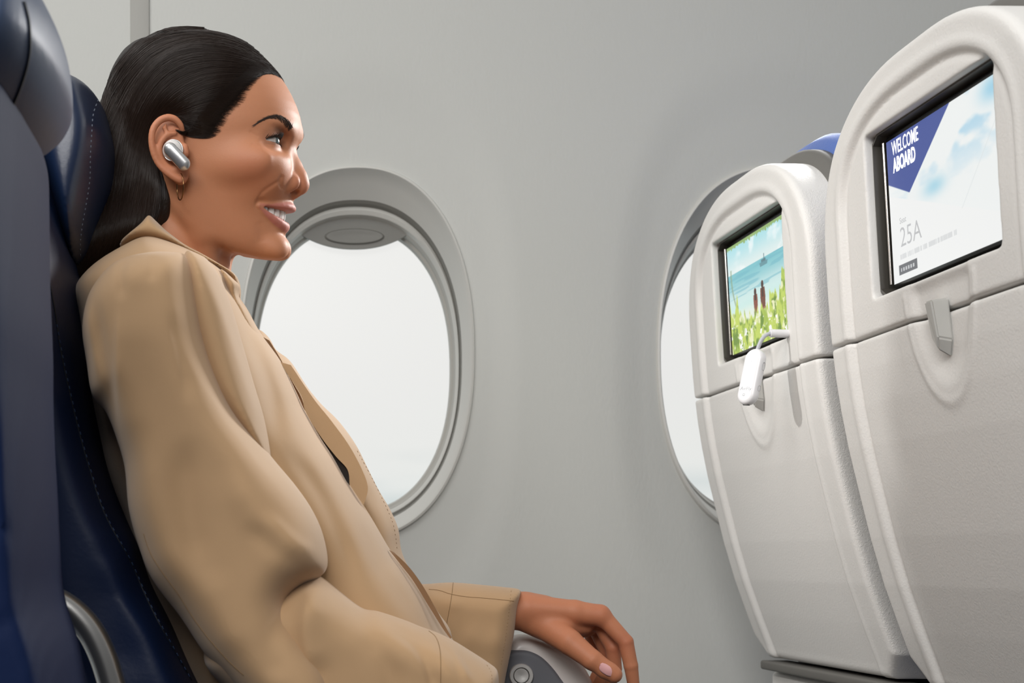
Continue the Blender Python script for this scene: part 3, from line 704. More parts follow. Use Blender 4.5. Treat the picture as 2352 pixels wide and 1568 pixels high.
# far armrest with recline button, under the resting hand
m_armlt = mat('armrest_metal','cfc8c5',.33, metal=.0, bump=[(700,.04,.0004,(1,1,1))]); m_armdk = mat('armrest_inset','606167',.6, bump=[(900,.15,.0004,(1,1,1))])
fa = empty('armrest', P(1250,1650,1.64))
A(inflate('arm_cap', m_armlt, None, [(1150,1490),(1165,1466),(1185,1457),(1215,1457),(1250,1468),(1290,1485),(1325,1512),(1348,1545),(1368,1600),(1392,1700),(1400,1800),(1000,1800),(1020,1650),(1100,1600),(1140,1560)], 1.642, .030, 26, h=.0018, bl=3), fa)
A(inflate('side_inset', m_armdk, None, [(1165,1494),(1190,1489),(1215,1492),(1240,1504),(1262,1524),(1284,1552),(1305,1590),(1335,1700),(1100,1700),(1130,1580),(1150,1510)], 1.620, .0125, 10, h=.0012, bl=2), fa)
bc = P(1197,1551,1.606); 
def disc(name, c, r, y0, y1, m, ring=None, n=48, dish=0):
    V=[];Fc=[]; prof_ = [(r*.96,y1),(r,y1+.0008),(r,y0)] if ring is None else [(ring,y0),(ring,y1+.0006),(ring*1.06,y1),(r*.94,y1),(r,y1+.0010),(r,y0)]
    if ring is None: prof_ = [(.0003,y1+dish),(r*.5,y1+dish*.7),(r*.85,y1)]+prof_
    for (rr_,yy_) in prof_:
        for k in range(n): a=2*math.pi*k/n; V.append((c[0]+rr_*math.cos(a), yy_, c[2]+rr_*math.sin(a)))
    for i in range(len(prof_)-1):
        for k in range(n): Fc.append((i*n+k,i*n+(k+1)%n,(i+1)*n+(k+1)%n,(i+1)*n+k))
    if ring is None: Fc.append(tuple(range(n)))
    return link(name, pymesh(name,V,Fc,True,35), m)
m_btn = mat('button_metal','dcd9d6',.25,metal=.55)
bt_ = disc('button_ring', bc, .0130, 1.612, 1.6035, m_btn, ring=.0088); A(bt_, fa)
A(disc('button_gap', bc, .0092, 1.612, 1.6070, mat('gap_black','101010',.6)), fa)
A(disc('recline_button', bc, .0080, 1.610, 1.6040, m_btn, dish=.0010), fa)
tag(fa, 'grey armrest with round metal button beneath the resting hand', 'armrest')
# ================================================================== PERSON: head, neck, hands and hidden trunk in one body mesh
m_skin = mat('skin', 'b07c5c', .54, sss=.12, vcol='tint', bump=[(1100,.22,.0006,(1,1,1)),(350,.08,.0006,(1,1,1))], spec=.36)
PSI = math.radians(14); RHO = math.radians(5)
HF = np.array([math.cos(PSI), -math.sin(PSI), 0.])                     # facing
HN = np.array([-math.sin(PSI)*math.cos(RHO), -math.cos(PSI)*math.cos(RHO), -math.sin(RHO)])   # towards the near ear
HU = np.cross(HN, HF); HD = 1.42
HO = np.array(P(600, 420, HD))
def hl(px, py, y=0.0):
    """head-plane coordinates (x forward, z up) of an image point that lies y off the midline"""
    r = np.array([(px-CX)/F, 1, (CY-py)/F]); c = np.array([0,0,CZ])
    A = np.stack([HF, HU, -r], 1); b = c - HO - y*HN
    s = np.linalg.solve(A, b); return s[0], s[1]
def hp(px, py, y=0.0): x, z = hl(px, py, y); return (x, y, z)
def hw(p): p = np.asarray(p); return HO + p[...,0:1]*HF + p[...,1:2]*HN + p[...,2:3]*HU

# ---- midline profile (nose left out), back of the skull, half widths
_pf = [(74,468),(79,500),(86,528),(97,556),(112,582),(130,603),(150,622),(172,641),(195,656),(215,667),(240,678),(265,686),(290,689.5),(305,689.5),(318,686),(330,678),(342,671),
       (360,666),(380,663),(400,662),(420,664),(438,667),(446,671),(453,672),(462,672),(472,672),(482,668),(490,660),(498,655),(506,654),(513,655),(520,656),(527,654.5),(534,650),(541,644.5),(548,642.5),
       (556,644.5),(564,646),(572,646),(580,643.5),(588,637),(594,628),(599,612)]
_zp = np.array([hl(b,a)[1] for a,b in _pf]); _xp = np.array([hl(b,a)[0] for a,b in _pf])
def tab(rows): 
    z = np.array([hl(600,r[0])[1] for r in rows]); v = np.array([r[1:] for r in rows], float); o = np.argsort(z); return z[o], v[o]
_bk = [(74,385),(80,362),(90,338),(105,316),(130,294),(160,281),(200,275),(240,274),(280,277),(320,286),(360,300),(400,322),(440,345),(480,365),(600,400)]
_wz, _wv = tab([(72,.008),(78,.024),(86,.035),(98,.046),(120,.0565),(150,.064),(180,.0680),(210,.0705),(250,.0725),(300,.0715),(340,.0690),(380,.0660),(420,.0630),(455,.0595),(490,.0560),(520,.0525),(550,.047),(580,.038),(600,.029)])
_ez, _ev = tab([(72,2.0,2.0),(200,2.1,2.1),(300,2.25,2.25),(340,2.3,2.35),(375,2.2,2.25),(400,2.05,1.95),(425,1.9,1.75),(450,1.70,1.70),(480,1.6,1.6),(530,1.65,1.65),(565,2.0,1.9),(600,2.0,2.0)])
_bz = np.array([hl(b,a)[1] for a,b in _bk]); _bx = np.array([hl(b,a)[0] for a,b in _bk])
def smooth_tab(z, v, sig):
    o = np.argsort(z); zf = np.arange(z.min()-.03, z.max()+.03, .0005); vf = np.interp(zf, z[o], v[o]); r = int(3*sig/.0005)+1
    k = np.exp(-.5*(np.arange(-r,r+1)*.0005/sig)**2); k /= k.sum(); return zf, np.convolve(np.pad(vf, r, mode='edge'), k, 'valid')
_XF = smooth_tab(_zp, _xp, .0012); _XB = smooth_tab(_bz, _bx, .004); _WW = smooth_tab(_wz, _wv[:,0], .004); _EP = smooth_tab(_ez, _ev[:,0], .008); _EQ = smooth_tab(_ez, _ev[:,1], .008)
_top = _zp.max()
_XS = smooth_tab(_zp, _xp, .011)
_WW = (_WW[0], np.where(_WW[0] > _top-.012, np.interp(_WW[0], _wz, _wv[:,0]), _WW[1])); _XF = (_XF[0], np.where(_XF[0] > _top-.012, np.interp(_XF[0], _zp[np.argsort(_zp)], _xp[np.argsort(_zp)]), _XF[1]))
_XC = smooth_tab(np.array([hl(600,600)[1], hl(600,420)[1], hl(600,200)[1], hl(600,74)[1]]), np.array([hl(485,600)[0], hl(468,420)[0], hl(455,200)[0], hl(430,74)[0]]), .015)
_ZB = hl(690,300)[1]
def base_head(x, y, z, off=0.0):
    Xf = np.interp(z, *_XF); Xs = np.minimum(np.interp(z, *_XS), Xf+.006); wS = np.exp(-(y/.019)**2); wS = wS+(1-wS)*sstep(_ZB-.012, _ZB+.016, z); Xf = Xs+(Xf-Xs)*wS; Xb = np.interp(z, *_XB); W = np.interp(z, *_WW); p = np.interp(z, *_EP); q = np.interp(z, *_EQ); xc = np.interp(z, *_XC)
    dx = x-xc; A = np.where(dx > 0, Xf-xc, xc-Xb)
    pp = np.where(dx > 0, p, 2.2); qq = np.where(dx > 0, q, 2.2)
    g = (np.abs(dx)/np.maximum(A,.004))**pp + (np.abs(y)/W)**qq
    g = np.maximum(g, 1e-6)**(2/(pp+qq))
    rad = np.sqrt(dx*dx+y*y)+1e-6
    d = rad*(1-1/g)
    return np.maximum(d, z-_top) - off
def C3(px, py, y): return np.array(hp(px, py, y))
# eye centres are given from the near eye's place in the image
EYE = C3(629, 327, .031); EYE = EYE + np.array([-.0125+.0055, 0, 0]); ER = .0122
def lipcurve(pxm, pym, R, corner_raise, y, pw=1.8):
    x0, z0 = hl(pxm, pym); return x0 - y*y/(2*R), z0 + corner_raise*(y/.033)**pw
UL = dict(pxm=669, pym=478, R=.0235, corner_raise=-.0002); LL = dict(pxm=651.5, pym=521, R=.0300, corner_raise=.0165)
def lip_pts(L, n=7, ymax=.0330): return [(lipcurve(**L, y=y)[0], y, lipcurve(**L, y=y)[1]) for y in np.linspace(0, ymax, n)]
ULP = lip_pts(UL); LLP = lip_pts(LL, 7); LLP[-1] = (ULP[-1][0]-.0004, .0330, ULP[-1][2]-.001)
ULR = [.0038,.0041,.0038,.0032,.0025,.0016,.0009]; LLR = [.0053,.0053,.0048,.0040,.0030,.0019,.0009]
ear_y = .076
def fissure(y, z):
    """eye opening seen from the front: negative inside; y measured outward from the eye centre"""
    t = (y-EYE[1])/.0150
    up = EYE[2]+.0036*(1-np.clip(np.abs(t),0,1.4)**2.2)+.0004+.0006*t; lo = EYE[2]-.0028*(1-np.clip(np.abs(t-.1),0,1.4)**2.2)+.0004+.0006*t
    return np.maximum(np.maximum(z-up, lo-z), np.abs(t)*.015-.0148)
HELIX = [(419,303,.0765),(415,288,.0800),(402,274,.0830),(385,270,.0855),(367,277,.0880),(353,294,.0900),(348,318,.0905),(351,345,.0895),(361,371,.0870),(378,391,.0845),(398,405,.0815),(413,413,.079)]
HXP = smooth_poly([C3(*p) for p in HELIX], 3, False); HXR = np.interp(np.linspace(0,11,len(HXP)), range(12), [.0020,.0026,.0030,.0031,.0031,.0030,.0029,.0028,.0028,.0030,.0034,.0036])
AHP = smooth_poly([C3(403,306,.082),C3(385,309,.0845),C3(370,325,.0860),C3(366,347,.0855),C3(374,370,.0835),C3(392,388,.082),C3(410,388,.080)], 3, False); AHR = np.interp(np.linspace(0,6,len(AHP)), range(7), [.0014,.0022,.0026,.0026,.0024,.0024,.0022])
def f_head(x, ys, z):
    y = np.abs(ys); near = ys > -.02
    d = base_head(x, y, z)
    # --- flesh volumes
    d = smin(d, ellip(x,y,z, C3(606,396,.0340), (.013,.0080,.0115)), .034)
    d = smin(d, ellip(x,y,z, C3(628,384,.0250), (.008,.009,.011)), .026)           # cheek (raised by the smile)
    d = smin(d, ellip(x,y,z, C3(555,370,.0530), (.026,.009,.012)), .018)            # cheekbone
    d = smin(d, ellip(x,y,z, C3(628,572,.006), (.0145,.014,.0135)), .012)          # chin
    d = smin(d, ellip(x,y,z, C3(646,299,.022), (.0075,.015,.0045)), .014)           # brow ridge
    # eye socket and mouth-corner hollows
    d = smax(d, -ellip(x,y,z, EYE+[.0145,.002,.001], (.0090,.0165,.0100)), .010)
    d = smax(d, -ellip(x,y,z, EYE+[.0100,.019,-.001], (.005,.006,.005)), .010)
    # --- nose
    nb = [hp(672-16,334), hp(680-18.5,362), hp(693-23,385), hp(705-25,410), hp(711-23.5,424)]
    d = smin(d, chain(x,y,z, nb, [.0066,.0076,.0095,.0104,.0097], .004), .0095)
    d = smin(d, chain(x,y,z, [hp(700-20,433), hp(676,442)], [.0070,.0050]), .004)                        # columella
    d = smin(d, ellip(x,y,z, C3(659,419,.0150), (.0125,.0068,.0088)), .0045)       # wing
    d = smin(d, ellip(x,y,z, C3(652,421,.0175), (.0070,.0050,.0076)), .003)
    d = smax(d, -chain(x,y,z, [C3(682,441,.0060),C3(668,437,.0095)], [.0024,.0022]), .0015)     # nostril
    d = smax(d, -chain(x,y,z, [C3(654,402,.0190),C3(643,410,.0215),C3(642,424,.0220),C3(650,436,.0200)], [.0004,.0010,.0012,.0006]), .0030)   # alar crease
    # --- smile fold and dimple
    # --- lids
    dl = np.sqrt((x-EYE[0])**2+(y-EYE[1])**2+(z-EYE[2])**2)
    d = smin(d, dl-(ER+.0012), .0065)
    crease = chain(x,y,z, [C3(597,312,.0455),C3(612,304,.040),C3(630,301,.031),C3(647,308,.020)], [.0005,.0010,.0010,.0005]); d = smax(d, -crease, .0020)
    d = smax(d, -chain(x,y,z, [C3(597,337,.0445),C3(615,348,.038),C3(636,355,.028)], [.0003,.0008,.0004]), .003)
    fs = np.maximum(fissure(y,z), -(dl-(ER-.0008))); fs = np.maximum(fs, EYE[0]-.002-x)
    d = smax(d, -fs, .0007)
    # --- mouth
    up = chain(x,y,z, ULP, ULR, .0); lo = chain(x,y,z, LLP, LLR, .0)
    d = smax(d, -ellip(x,y,z,(ULP[-1][0]+.003,.036,ULP[-1][2]-.001),(.0030,.0030,.0030)), .007)
    d = smin(d, up, .0035); d = smin(d, lo, .0035)
    zu = np.interp(y, [p[1] for p in ULP], [p[2]-r*.75 for p,r in zip(ULP,ULR)]); zl = np.interp(y, [p[1] for p in LLP], [p[2]+r*.75 for p,r in zip(LLP,LLR)])
    xa = ULP[0][0]-y*y/(2*.0235)
    op = np.maximum(np.maximum(z-zu, zl-z), np.maximum(y-.0300, (xa-.018)-x))
    d = smax(d, -op, .0012)
    # --- jaw underside
    J = [hp(395,455),hp(435,500),hp(470,538),hp(510,566),hp(545,583),hp(590,592),hp(615,598),hp(660,606)]
    zj = np.interp(x, [p[0] for p in J], [p[2] for p in J]) + .0*y
    d = smax(d, (zj - z)*.9, .010)
    # --- neck
    nk = chain(x,y,z, [hp(425,440),hp(405,560),hp(385,690),hp(370,790)], [.047,.0480,.0500,.062], .01)
    nk = np.where(x > hl(440,600)[0], nk, nk); d = smin(d, nk, .014)
    d = smin(d, chain(x,y,z, [C3(440,430,.052),C3(465,540,.036),C3(490,660,.015)], [.008,.0085,.0075], .004), .014)      # neck muscle
    d = smin(d, ellip(x,y,z, hp(498,612), (.011,.012,.014)), .012)
    # --- ear
    if float(y.max()) < .056: return d
    e = ellip(x,y,z, C3(388,338,.0745)+[0,0,0], (.0150,.0075,.0255))
    e = smin(e, ellip(x,y,z, C3(414,396,.0745), (.0085,.0050,.0115)), .006)
    e = smin(e, chain(x,y,z, HXP, HXR, .0008), .0020)
    e = smax(e, -ellip(x,y,z, C3(397,346,.0890), (.0098,.0130,.0135)), .002)
    e = smin(e, chain(x,y,z, AHP, AHR, .0008), .0035)
    e = smin(e, chain(x,y,z, [C3(385,309,.0845),C3(378,294,.0850),C3(381,286,.084)], [.0020,.0020,.0012], .001), .002)
    e = smin(e, chain(x,y,z, [C3(424,338,.0770),C3(424,352,.0785)], [.0036,.0042], .001), .003)                      # tragus
    d = smin(d, e, .0035)
    return d
hx0, hz1 = hl(255, 66, 0); lo = np.array([hl(255,400)[0]-.006, -.104, hl(500,700)[1]]); hi = np.array([hl(716,430)[0]+.006, .104, hl(450,66)[1]])
HH = .00105
gx = np.arange(lo[0], hi[0], HH); gy = np.arange(lo[1], hi[1], HH); gz = np.arange(lo[2], hi[2], HH)
Fh = np.empty((len(gx), len(gy), len(gz)), np.float32)
X_ = gx[:,None,None].astype(np.float32); 
for i0 in range(0, len(gy), 24):
    ysl = gy[i0:i0+24][None,:,None].astype(np.float32)
    Fh[:, i0:i0+24, :] = f_head(X_, ysl, gz[None,None,:].astype(np.float32))
V, Q = surface_net(Fh, (gx[0],gy[0],gz[0]), (HH,)*3, relax=1); del Fh
# vertex tints: lips, cheek, lids
x, y, z = V[:,0], np.abs(V[:,1]), V[:,2]
def blendc(C, col, a): return C*(1-a[:,None]) + np.array(lin(col))*a[:,None]
T = np.tile(np.array(lin('b57b5a')), (len(V),1))
T = blendc(T, 'b2634b', .30*np.exp(-(((x-C3(585,395,.045)[0])/.022)**2+((z-C3(585,395,.045)[2])/.018)**2))*(y>.02))
T = blendc(T, 'bb7558', .4*sstep(.070,.076,y))                                                    # ear
T = blendc(T, 'b87258', .5*np.exp(-(((x-C3(704,425,0)[0])/.012)**2+((z-C3(704,425,0)[2])/.012)**2)))
dl = np.sqrt((x-EYE[0])**2+(y-EYE[1])**2+(z-EYE[2])**2)
T = blendc(T, '8a5f4c', .55*sstep(.0200,.0142,dl)*(x > EYE[0])*(z > EYE[2]-.004)); T = blendc(T, '2a1a15', .9*sstep(.0012,.0002,np.abs(fissure(y,z)))*(dl<ER+.0022)*(x>EYE[0])*(z>EYE[2]-.0005))
ld = np.minimum(chain(x,y,z,ULP,ULR,0), chain(x,y,z,LLP,LLR,0)); T = blendc(T, 'b36e64', sstep(.0012,.0002,ld)*.85*(x > ULP[-1][0]-.004))
T = blendc(T, '3a1512', sstep(.0,.004, (ULP[0][0]-y*y/.040-.006)-x)*(y<.029)*(z<ULP[0][2]-.001)*(z>LLP[0][2])*(x>ULP[0][0]-.045)*.9)
Vn_ = V.copy(); Vn_[:,1] = np.abs(Vn_[:,1]); Wn = hw(Vn_); PX = CX+Wn[:,0]*F/Wn[:,1]; PY = CY-(Wn[:,2]-CZ)*F/Wn[:,1]
inw = np.stack([V[:,0]-hl(470,400)[0]-.02, V[:,1]*1.0], 1); inw /= np.linalg.norm(inw, axis=1)[:,None]+1e-9
for pts_, amp_, wd_ in (([(650,410),(634,420),(617,431),(604,441),(597,451),(592,464),(588,482)], .0010, 3.2), ([(650,401),(645,409),(644,419),(647,430),(655,437)], .0010, 3.0),
                        ([(572,300),(585,309),(597,315)], .0004, 2.5), ([(575,330),(590,334),(604,338)], .0004, 2.5), ([(600,336),(612,345),(628,352),(642,352)], .0006, 3.0), ([(606,560),(600,530),(594,505)], .0007, 8)):
    pl_ = smooth_poly(pts_, 6, False); dd_ = np.full(len(V), 1e9); tt_ = np.zeros(len(V))
    for i in range(len(pl_)-1):
        a_ = pl_[i]; e_ = pl_[i+1]-a_; t_ = np.clip(((PX-a_[0])*e_[0]+(PY-a_[1])*e_[1])/(e_@e_), 0, 1); q_ = (PX-a_[0]-t_*e_[0])**2+(PY-a_[1]-t_*e_[1])**2; mk_ = q_ < dd_; dd_[mk_] = q_[mk_]; tt_[mk_] = ((i+t_)/(len(pl_)-1))[mk_]
    am = amp_*np.exp(-dd_/(2*wd_*wd_))*sstep(0,.2,tt_)*sstep(1,.7,tt_)*(Vn_[:,1] > .010)
    V[:,0] -= inw[:,0]*am; V[:,1] -= inw[:,1]*am
VW = hw(V); Q = orient(VW, Q)
body_parts = [(VW, Q, T)]

# ---- resting hand (her left, on the far armrest)
def Hd(px, py, D): return np.array(P(px, py, D))
hd_ = 1.60
wr = Hd(1170,1402,1.60)
FING = [  # MCP, PIP, DIP, tip
  [(1380,1411,1.578),(1437,1474,1.572),(1449,1528,1.572),(1456,1578,1.576)],
  [(1372,1416,1.600),(1408,1487,1.592),(1412,1535,1.596),(1398,1580,1.604)],
  [(1360,1424,1.622),(1395,1498,1.616),(1388,1548,1.622),(1368,1584,1.628)],
  [(1345,1432,1.640),(1378,1500,1.642),(1375,1540,1.646),(1360,1568,1.650)]]
FR = [[.0094,.0082,.0074,.0062],[.0095,.0083,.0074,.0062],[.0090,.0078,.0070,.0060],[.0082,.0070,.0062,.0054]]
THUMB = [(1255,1436,1.590),(1308,1474,1.566),(1360,1515,1.552),(1410,1549,1.548)]; TR_ = [.0165,.0135,.0108,.0088]
def f_hand(x,y,z):
    d = None
    arm = chain(x,y,z,[Hd(1020,1410,1.60),Hd(1130,1404,1.60),Hd(1196,1402,1.60),Hd(1240,1408,1.60)],[.030,.024,.0195,.019],.004); d = arm
    for (px,py,D),r in zip([f[0] for f in FING],[.0115,.0115,.011,.0100]):
        d = smin(d, chain(x,y,z,[Hd(1215,1398+ (D-1.6)*100,1.6+(D-1.6)*.5), Hd(px-60,py-6,1.6+(D-1.6)*.85), Hd(px-4,py+2,D)],[.0145,.0125,r],.003), .008)
    d = smin(d, chain(x,y,z,[Hd(1230,1425,1.596),Hd(1300,1440,1.604),Hd(1345,1440,1.612)],[.016,.014,.011],.004), .010)
    for pts, rs in zip(FING, FR):
        p = [Hd(*q) for q in pts]; f_ = chain(x,y,z,p,rs,.0012); d = smin(d, f_, .0045 if pts is FING[0] else .0035)
    p = [Hd(*q) for q in THUMB]; t = chain(x,y,z,p,TR_,.002)
    t = smin(t, ellip(x,y,z,Hd(1395,1540,1.549),(.0115,.0090,.0088)), .003)
    d = smin(d, t, .007)
    d = smin(d, chain(x,y,z,[Hd(1290,1440,1.585),Hd(1345,1440,1.592)],[.010,.007]), .009)
    # wrinkles over the thumb joint
    for k in (-5, 0, 5): d = smax(d, -capsule(x,y,z,Hd(1358+k,1503+k*.6-2,1.5415),Hd(1345+k,1521+k*.6,1.5400),.0003,.0003), .0016)
    return d
HH2 = .0009; lo = Hd(1100,1590,1.53); hi = Hd(1475,1330,1.685); lo[2]-=.0; 
gx = np.arange(lo[0],hi[0],HH2); gy = np.arange(1.525,1.675,HH2); gz = np.arange(Hd(0,1612,1.6)[2],Hd(0,1340,1.6)[2],HH2)
gxx = gx[gx > Hd(1120,0,1.6)[0]]
Fh = f_hand(gxx[:,None,None].astype(np.float32), gy[None,:,None].astype(np.float32), gz[None,None,:].astype(np.float32)).astype(np.float32)
V, Q = surface_net(Fh, (gxx[0],gy[0],gz[0]), (HH2,)*3, relax=1); del Fh
T = np.tile(np.array(lin('b87858')), (len(V),1)); kn = np.zeros(len(V))
for pts in FING:
    for q in (pts[0], pts[1]): kn = np.maximum(kn, np.exp(-((V-Hd(*q))**2).sum(1)/.012**2))
T = blendc(T, 'a85c46', .5*kn); body_parts.append((V, orient(V,Q), T))
# ---- trunk, near arm, legs (under the clothes)
sh_n = np.array(P(350,720,1.29)); sh_f = np.array(P(350,760,1.54)); hipc = np.array([.02,1.42,.53])
def f_body(x,y,z):
    c = chain(x,y,z,[np.array(P(385,660,1.42)),np.array(P(370,800,1.42)),np.array([-.03,1.42,.72]),hipc],[.048,.080,.085,.088],.02)
    s = chain(x,y,z,[sh_n+[.03,.03,-.01],sh_f+[.03,-.03,-.01]],[.045,.045]); c = smin(c,s,.04)
    c = smin(c, chain(x,y,z,[hipc+[0,-.08,-.01],hipc+[0,.08,-.01]],[.085,.085]), .03)
    for s_, k in ((-1,1.30),(1,1.54)):
        c = smin(c, chain(x,y,z,[hipc+[.02,s_*.09,-.01],np.array([.44,1.42+s_*.10,.50]),np.array([.43,1.42+s_*.10,.10]),np.array([.52,1.42+s_*.10,.045])],[.078,.056,.040,.032]), .02)
    c = smin(c, chain(x,y,z,[sh_n,np.array(P(560,1370,1.262)),np.array(P(900,1530,1.262)),np.array(P(1100,1640,1.262))],[.040,.030,.024,.020]), .015)
    c = smin(c, chain(x,y,z,[sh_f,np.array(P(760,1420,1.61)),np.array(P(1140,1404,1.60))],[.045,.034,.0215]), .015)
    return c
hb = .005; gx = np.arange(-.20,.66,hb); gy = np.arange(1.13,1.70,hb); gz = np.arange(.005,1.08,hb)
Fh = f_body(gx[:,None,None],gy[None,:,None],gz[None,None,:]).astype(np.float32)
V, Q = surface_net(Fh, (gx[0],gy[0],gz[0]), (hb,)*3, relax=1); T = np.tile(np.array(lin('b57c5a')), (len(V),1)); body_parts.append((V, orient(V,Q), T))
o_ = 0; VV = []; QQ = []; TT = []
for V, Q, T in body_parts: VV.append(V); QQ.append(Q+o_); TT.append(T); o_ += len(V)
VV = np.concatenate(VV); QQ = np.concatenate(QQ); TT = np.concatenate(TT)
me = npmesh('person', VV, QQ)
at = me.color_attributes.new('tint', 'FLOAT_COLOR', 'POINT'); at.data.foreach_set('color', np.concatenate([TT, np.ones((len(TT),1))],1).astype(np.float32).ravel())
person = link('person', me, m_skin)
tag(person, 'smiling person with long dark hair and tan coat, seated in profile facing right', 'person')

# ---- eyes
m_white = mat('eye_white','b3aaa4',.2); m_iris = mat('iris','3d4a48',.15); m_pupil = mat('pupil','050505',.1)
m_cornea = mat('cornea','ffffff',.02)
def uvsphere(c, r, axis, n=32, mats=None):
    ax = Vector(axis).normalized(); u = ax.orthogonal().normalized(); w = ax.cross(u); V = []; Fc = []
    for i in range(n+1):
        a = math.pi*i/n
        for k in range(n*2):
            b = math.pi*k/n; rr = r*(1+ (.05*math.exp(-(a/.42)**4)))
            V.append(Vector(c)+ax*math.cos(a)*rr+(u*math.cos(b)+w*math.sin(b))*math.sin(a)*rr)
    for i in range(n):
        for k in range(n*2): Fc.append((i*n*2+k, i*n*2+(k+1)%(n*2), (i+1)*n*2+(k+1)%(n*2), (i+1)*n*2+k))
    return V, Fc
for s in (1, -1):
    c = hw(np.array([EYE[0]-.0003, s*EYE[1], EYE[2]])); look = HF*1.0 + HU*.02 + HN*(-.10)
    V, Fc = uvsphere(c, ER, look, 40); me = pymesh('eye', V, Fc, True); me.materials.append(m_white); me.materials.append(m_iris); me.materials.append(m_pupil)
    mi = []
    for i in range(40):
        a = math.pi*(i+.5)/40; mi += [2 if a < .24 else (1 if a < .60 else 0)]*80
    me.polygons.foreach_set('material_index', mi); o = bpy.data.objects.new('eye', me); scene.collection.objects.link(o); o.parent = person
# ---- lashes and brows
m_lash = mat('lash_black','0d0a09',.5); m_brow = mat('brow_hair','33241c',.6)
def lash_set(s):
    parts = []
    for i in range(84):
        t = -1+2*i/83; yy = EYE[1]+.0142*t; zz = EYE[2]+.0038*(1-abs(t)**2.2)+.0004+.0006*t
        rr = max(ER+.0006,0)**2-(yy-EYE[1])**2-(zz-EYE[2])**2; xx = EYE[0]+math.sqrt(max(rr,1e-8))
        L = .0078*(.75+.35*t)*random.uniform(.8,1.1); sp_ = .30*t
        pts = [hw(np.array([xx+L*k*.75, s*(yy+L*k*sp_*1.3), zz+L*((.75-.25*max(t,0))*k*k-.05*k)])) for k in (0,.35,.7,1)]
        parts.append(tube(pts, [.00024,.0002,.00014,.00004], 4))
    for i in range(26):
        t = -.9+1.8*i/25; yy = EYE[1]+.0142*t; zz = EYE[2]-.0026*(1-abs(t)**2.2)+.0004
        rr = (ER+.0004)**2-(yy-EYE[1])**2-(zz-EYE[2])**2; xx = EYE[0]+math.sqrt(max(rr,1e-8)); L = .0030
        parts.append(tube([hw(np.array([xx+L*k*.8, s*(yy+L*k*.3*t), zz-L*(.6*k*k)])) for k in (0,.5,1)], [.00014,.0001,.00003], 3))
    V, Fc = merge(parts); o = link('eyelashes', pymesh('eyelashes', V, Fc), m_lash, person)
for s in (1,-1): lash_set(s)
hv = [Vector(v) for v in VW]; head_bvh = BVHTree.FromPolygons(hv, [tuple(q) for q in body_parts[0][1].tolist()])
CAMP = Vector((0,0,CZ))
def ray_px(px, py, bvh=None):
    d = (P(px,py,1.0)-CAMP).normalized(); h = (bvh or head_bvh).ray_cast(CAMP, d); return h[0], h[1]
def surf_local(x, y, z, s=1):
    """nearest head-surface point to a head-space point"""
    p = Vector(hw(np.array([x, s*y, z]))); q = head_bvh.find_nearest(p); return q[0], q[1]
parts = []
BR = [(590,284,.0520),(604,276,.0480),(620,270,.0425),(636,270,.0360),(650,276,.0285),(661,285,.0215),(668,294,.0155)]
BW = [.0006,.0014,.0022,.0030,.0036,.0042,.0036]
def mirror_pt(p): q = np.array(p)-HO; n_ = float(q@HN); return Vector(np.array(p)-2*n_*HN)
BRP = smooth_poly([(589,285),(603,276),(620,270.5),(636,270),(649,276),(660,286),(668,297)], 8, False); BRW = np.interp(np.linspace(0,6,len(BRP)), range(7), [.5,2.2,3.6,5.0,6.3,7.6,6.5])
for i in range(470):
    t = random.random()*(len(BRP)-1.01); k = int(t); f = t-k; c = BRP[k]*(1-f)+BRP[k+1]*f; wd = BRW[k]; off = random.uniform(-1,1)
    tg = BRP[k]-BRP[k+1]; tg = tg/np.linalg.norm(tg); nr = np.array([tg[1],-tg[0]]); nr = nr if nr[1] < 0 else -nr
    base = c+nr*wd*off; fr = t/len(BRP); lean = (.25+.9*fr**2) if off < .2 else -.05
    dr = tg+nr*lean; dr = dr/np.linalg.norm(dr); L = random.uniform(9,15); pts = []
    for q in (0,.35,.7,1):
        h, n_ = ray_px(*(base+dr*L*q)); 
        if h is None or (pts and (h-pts[-1]).length > .006): pts = []; break
        pts.append(h+n_*(.0002+.0005*q))
    if len(pts) < 3: continue
    parts.append(tube(pts, [.00014,.00013,.0001,.00003], 3)); parts.append(tube([mirror_pt(p) for p in pts], [.00014,.00013,.0001,.00003], 3))
V, Fc = merge(parts); link('eyebrows', pymesh('eyebrows', V, Fc), m_brow, person)
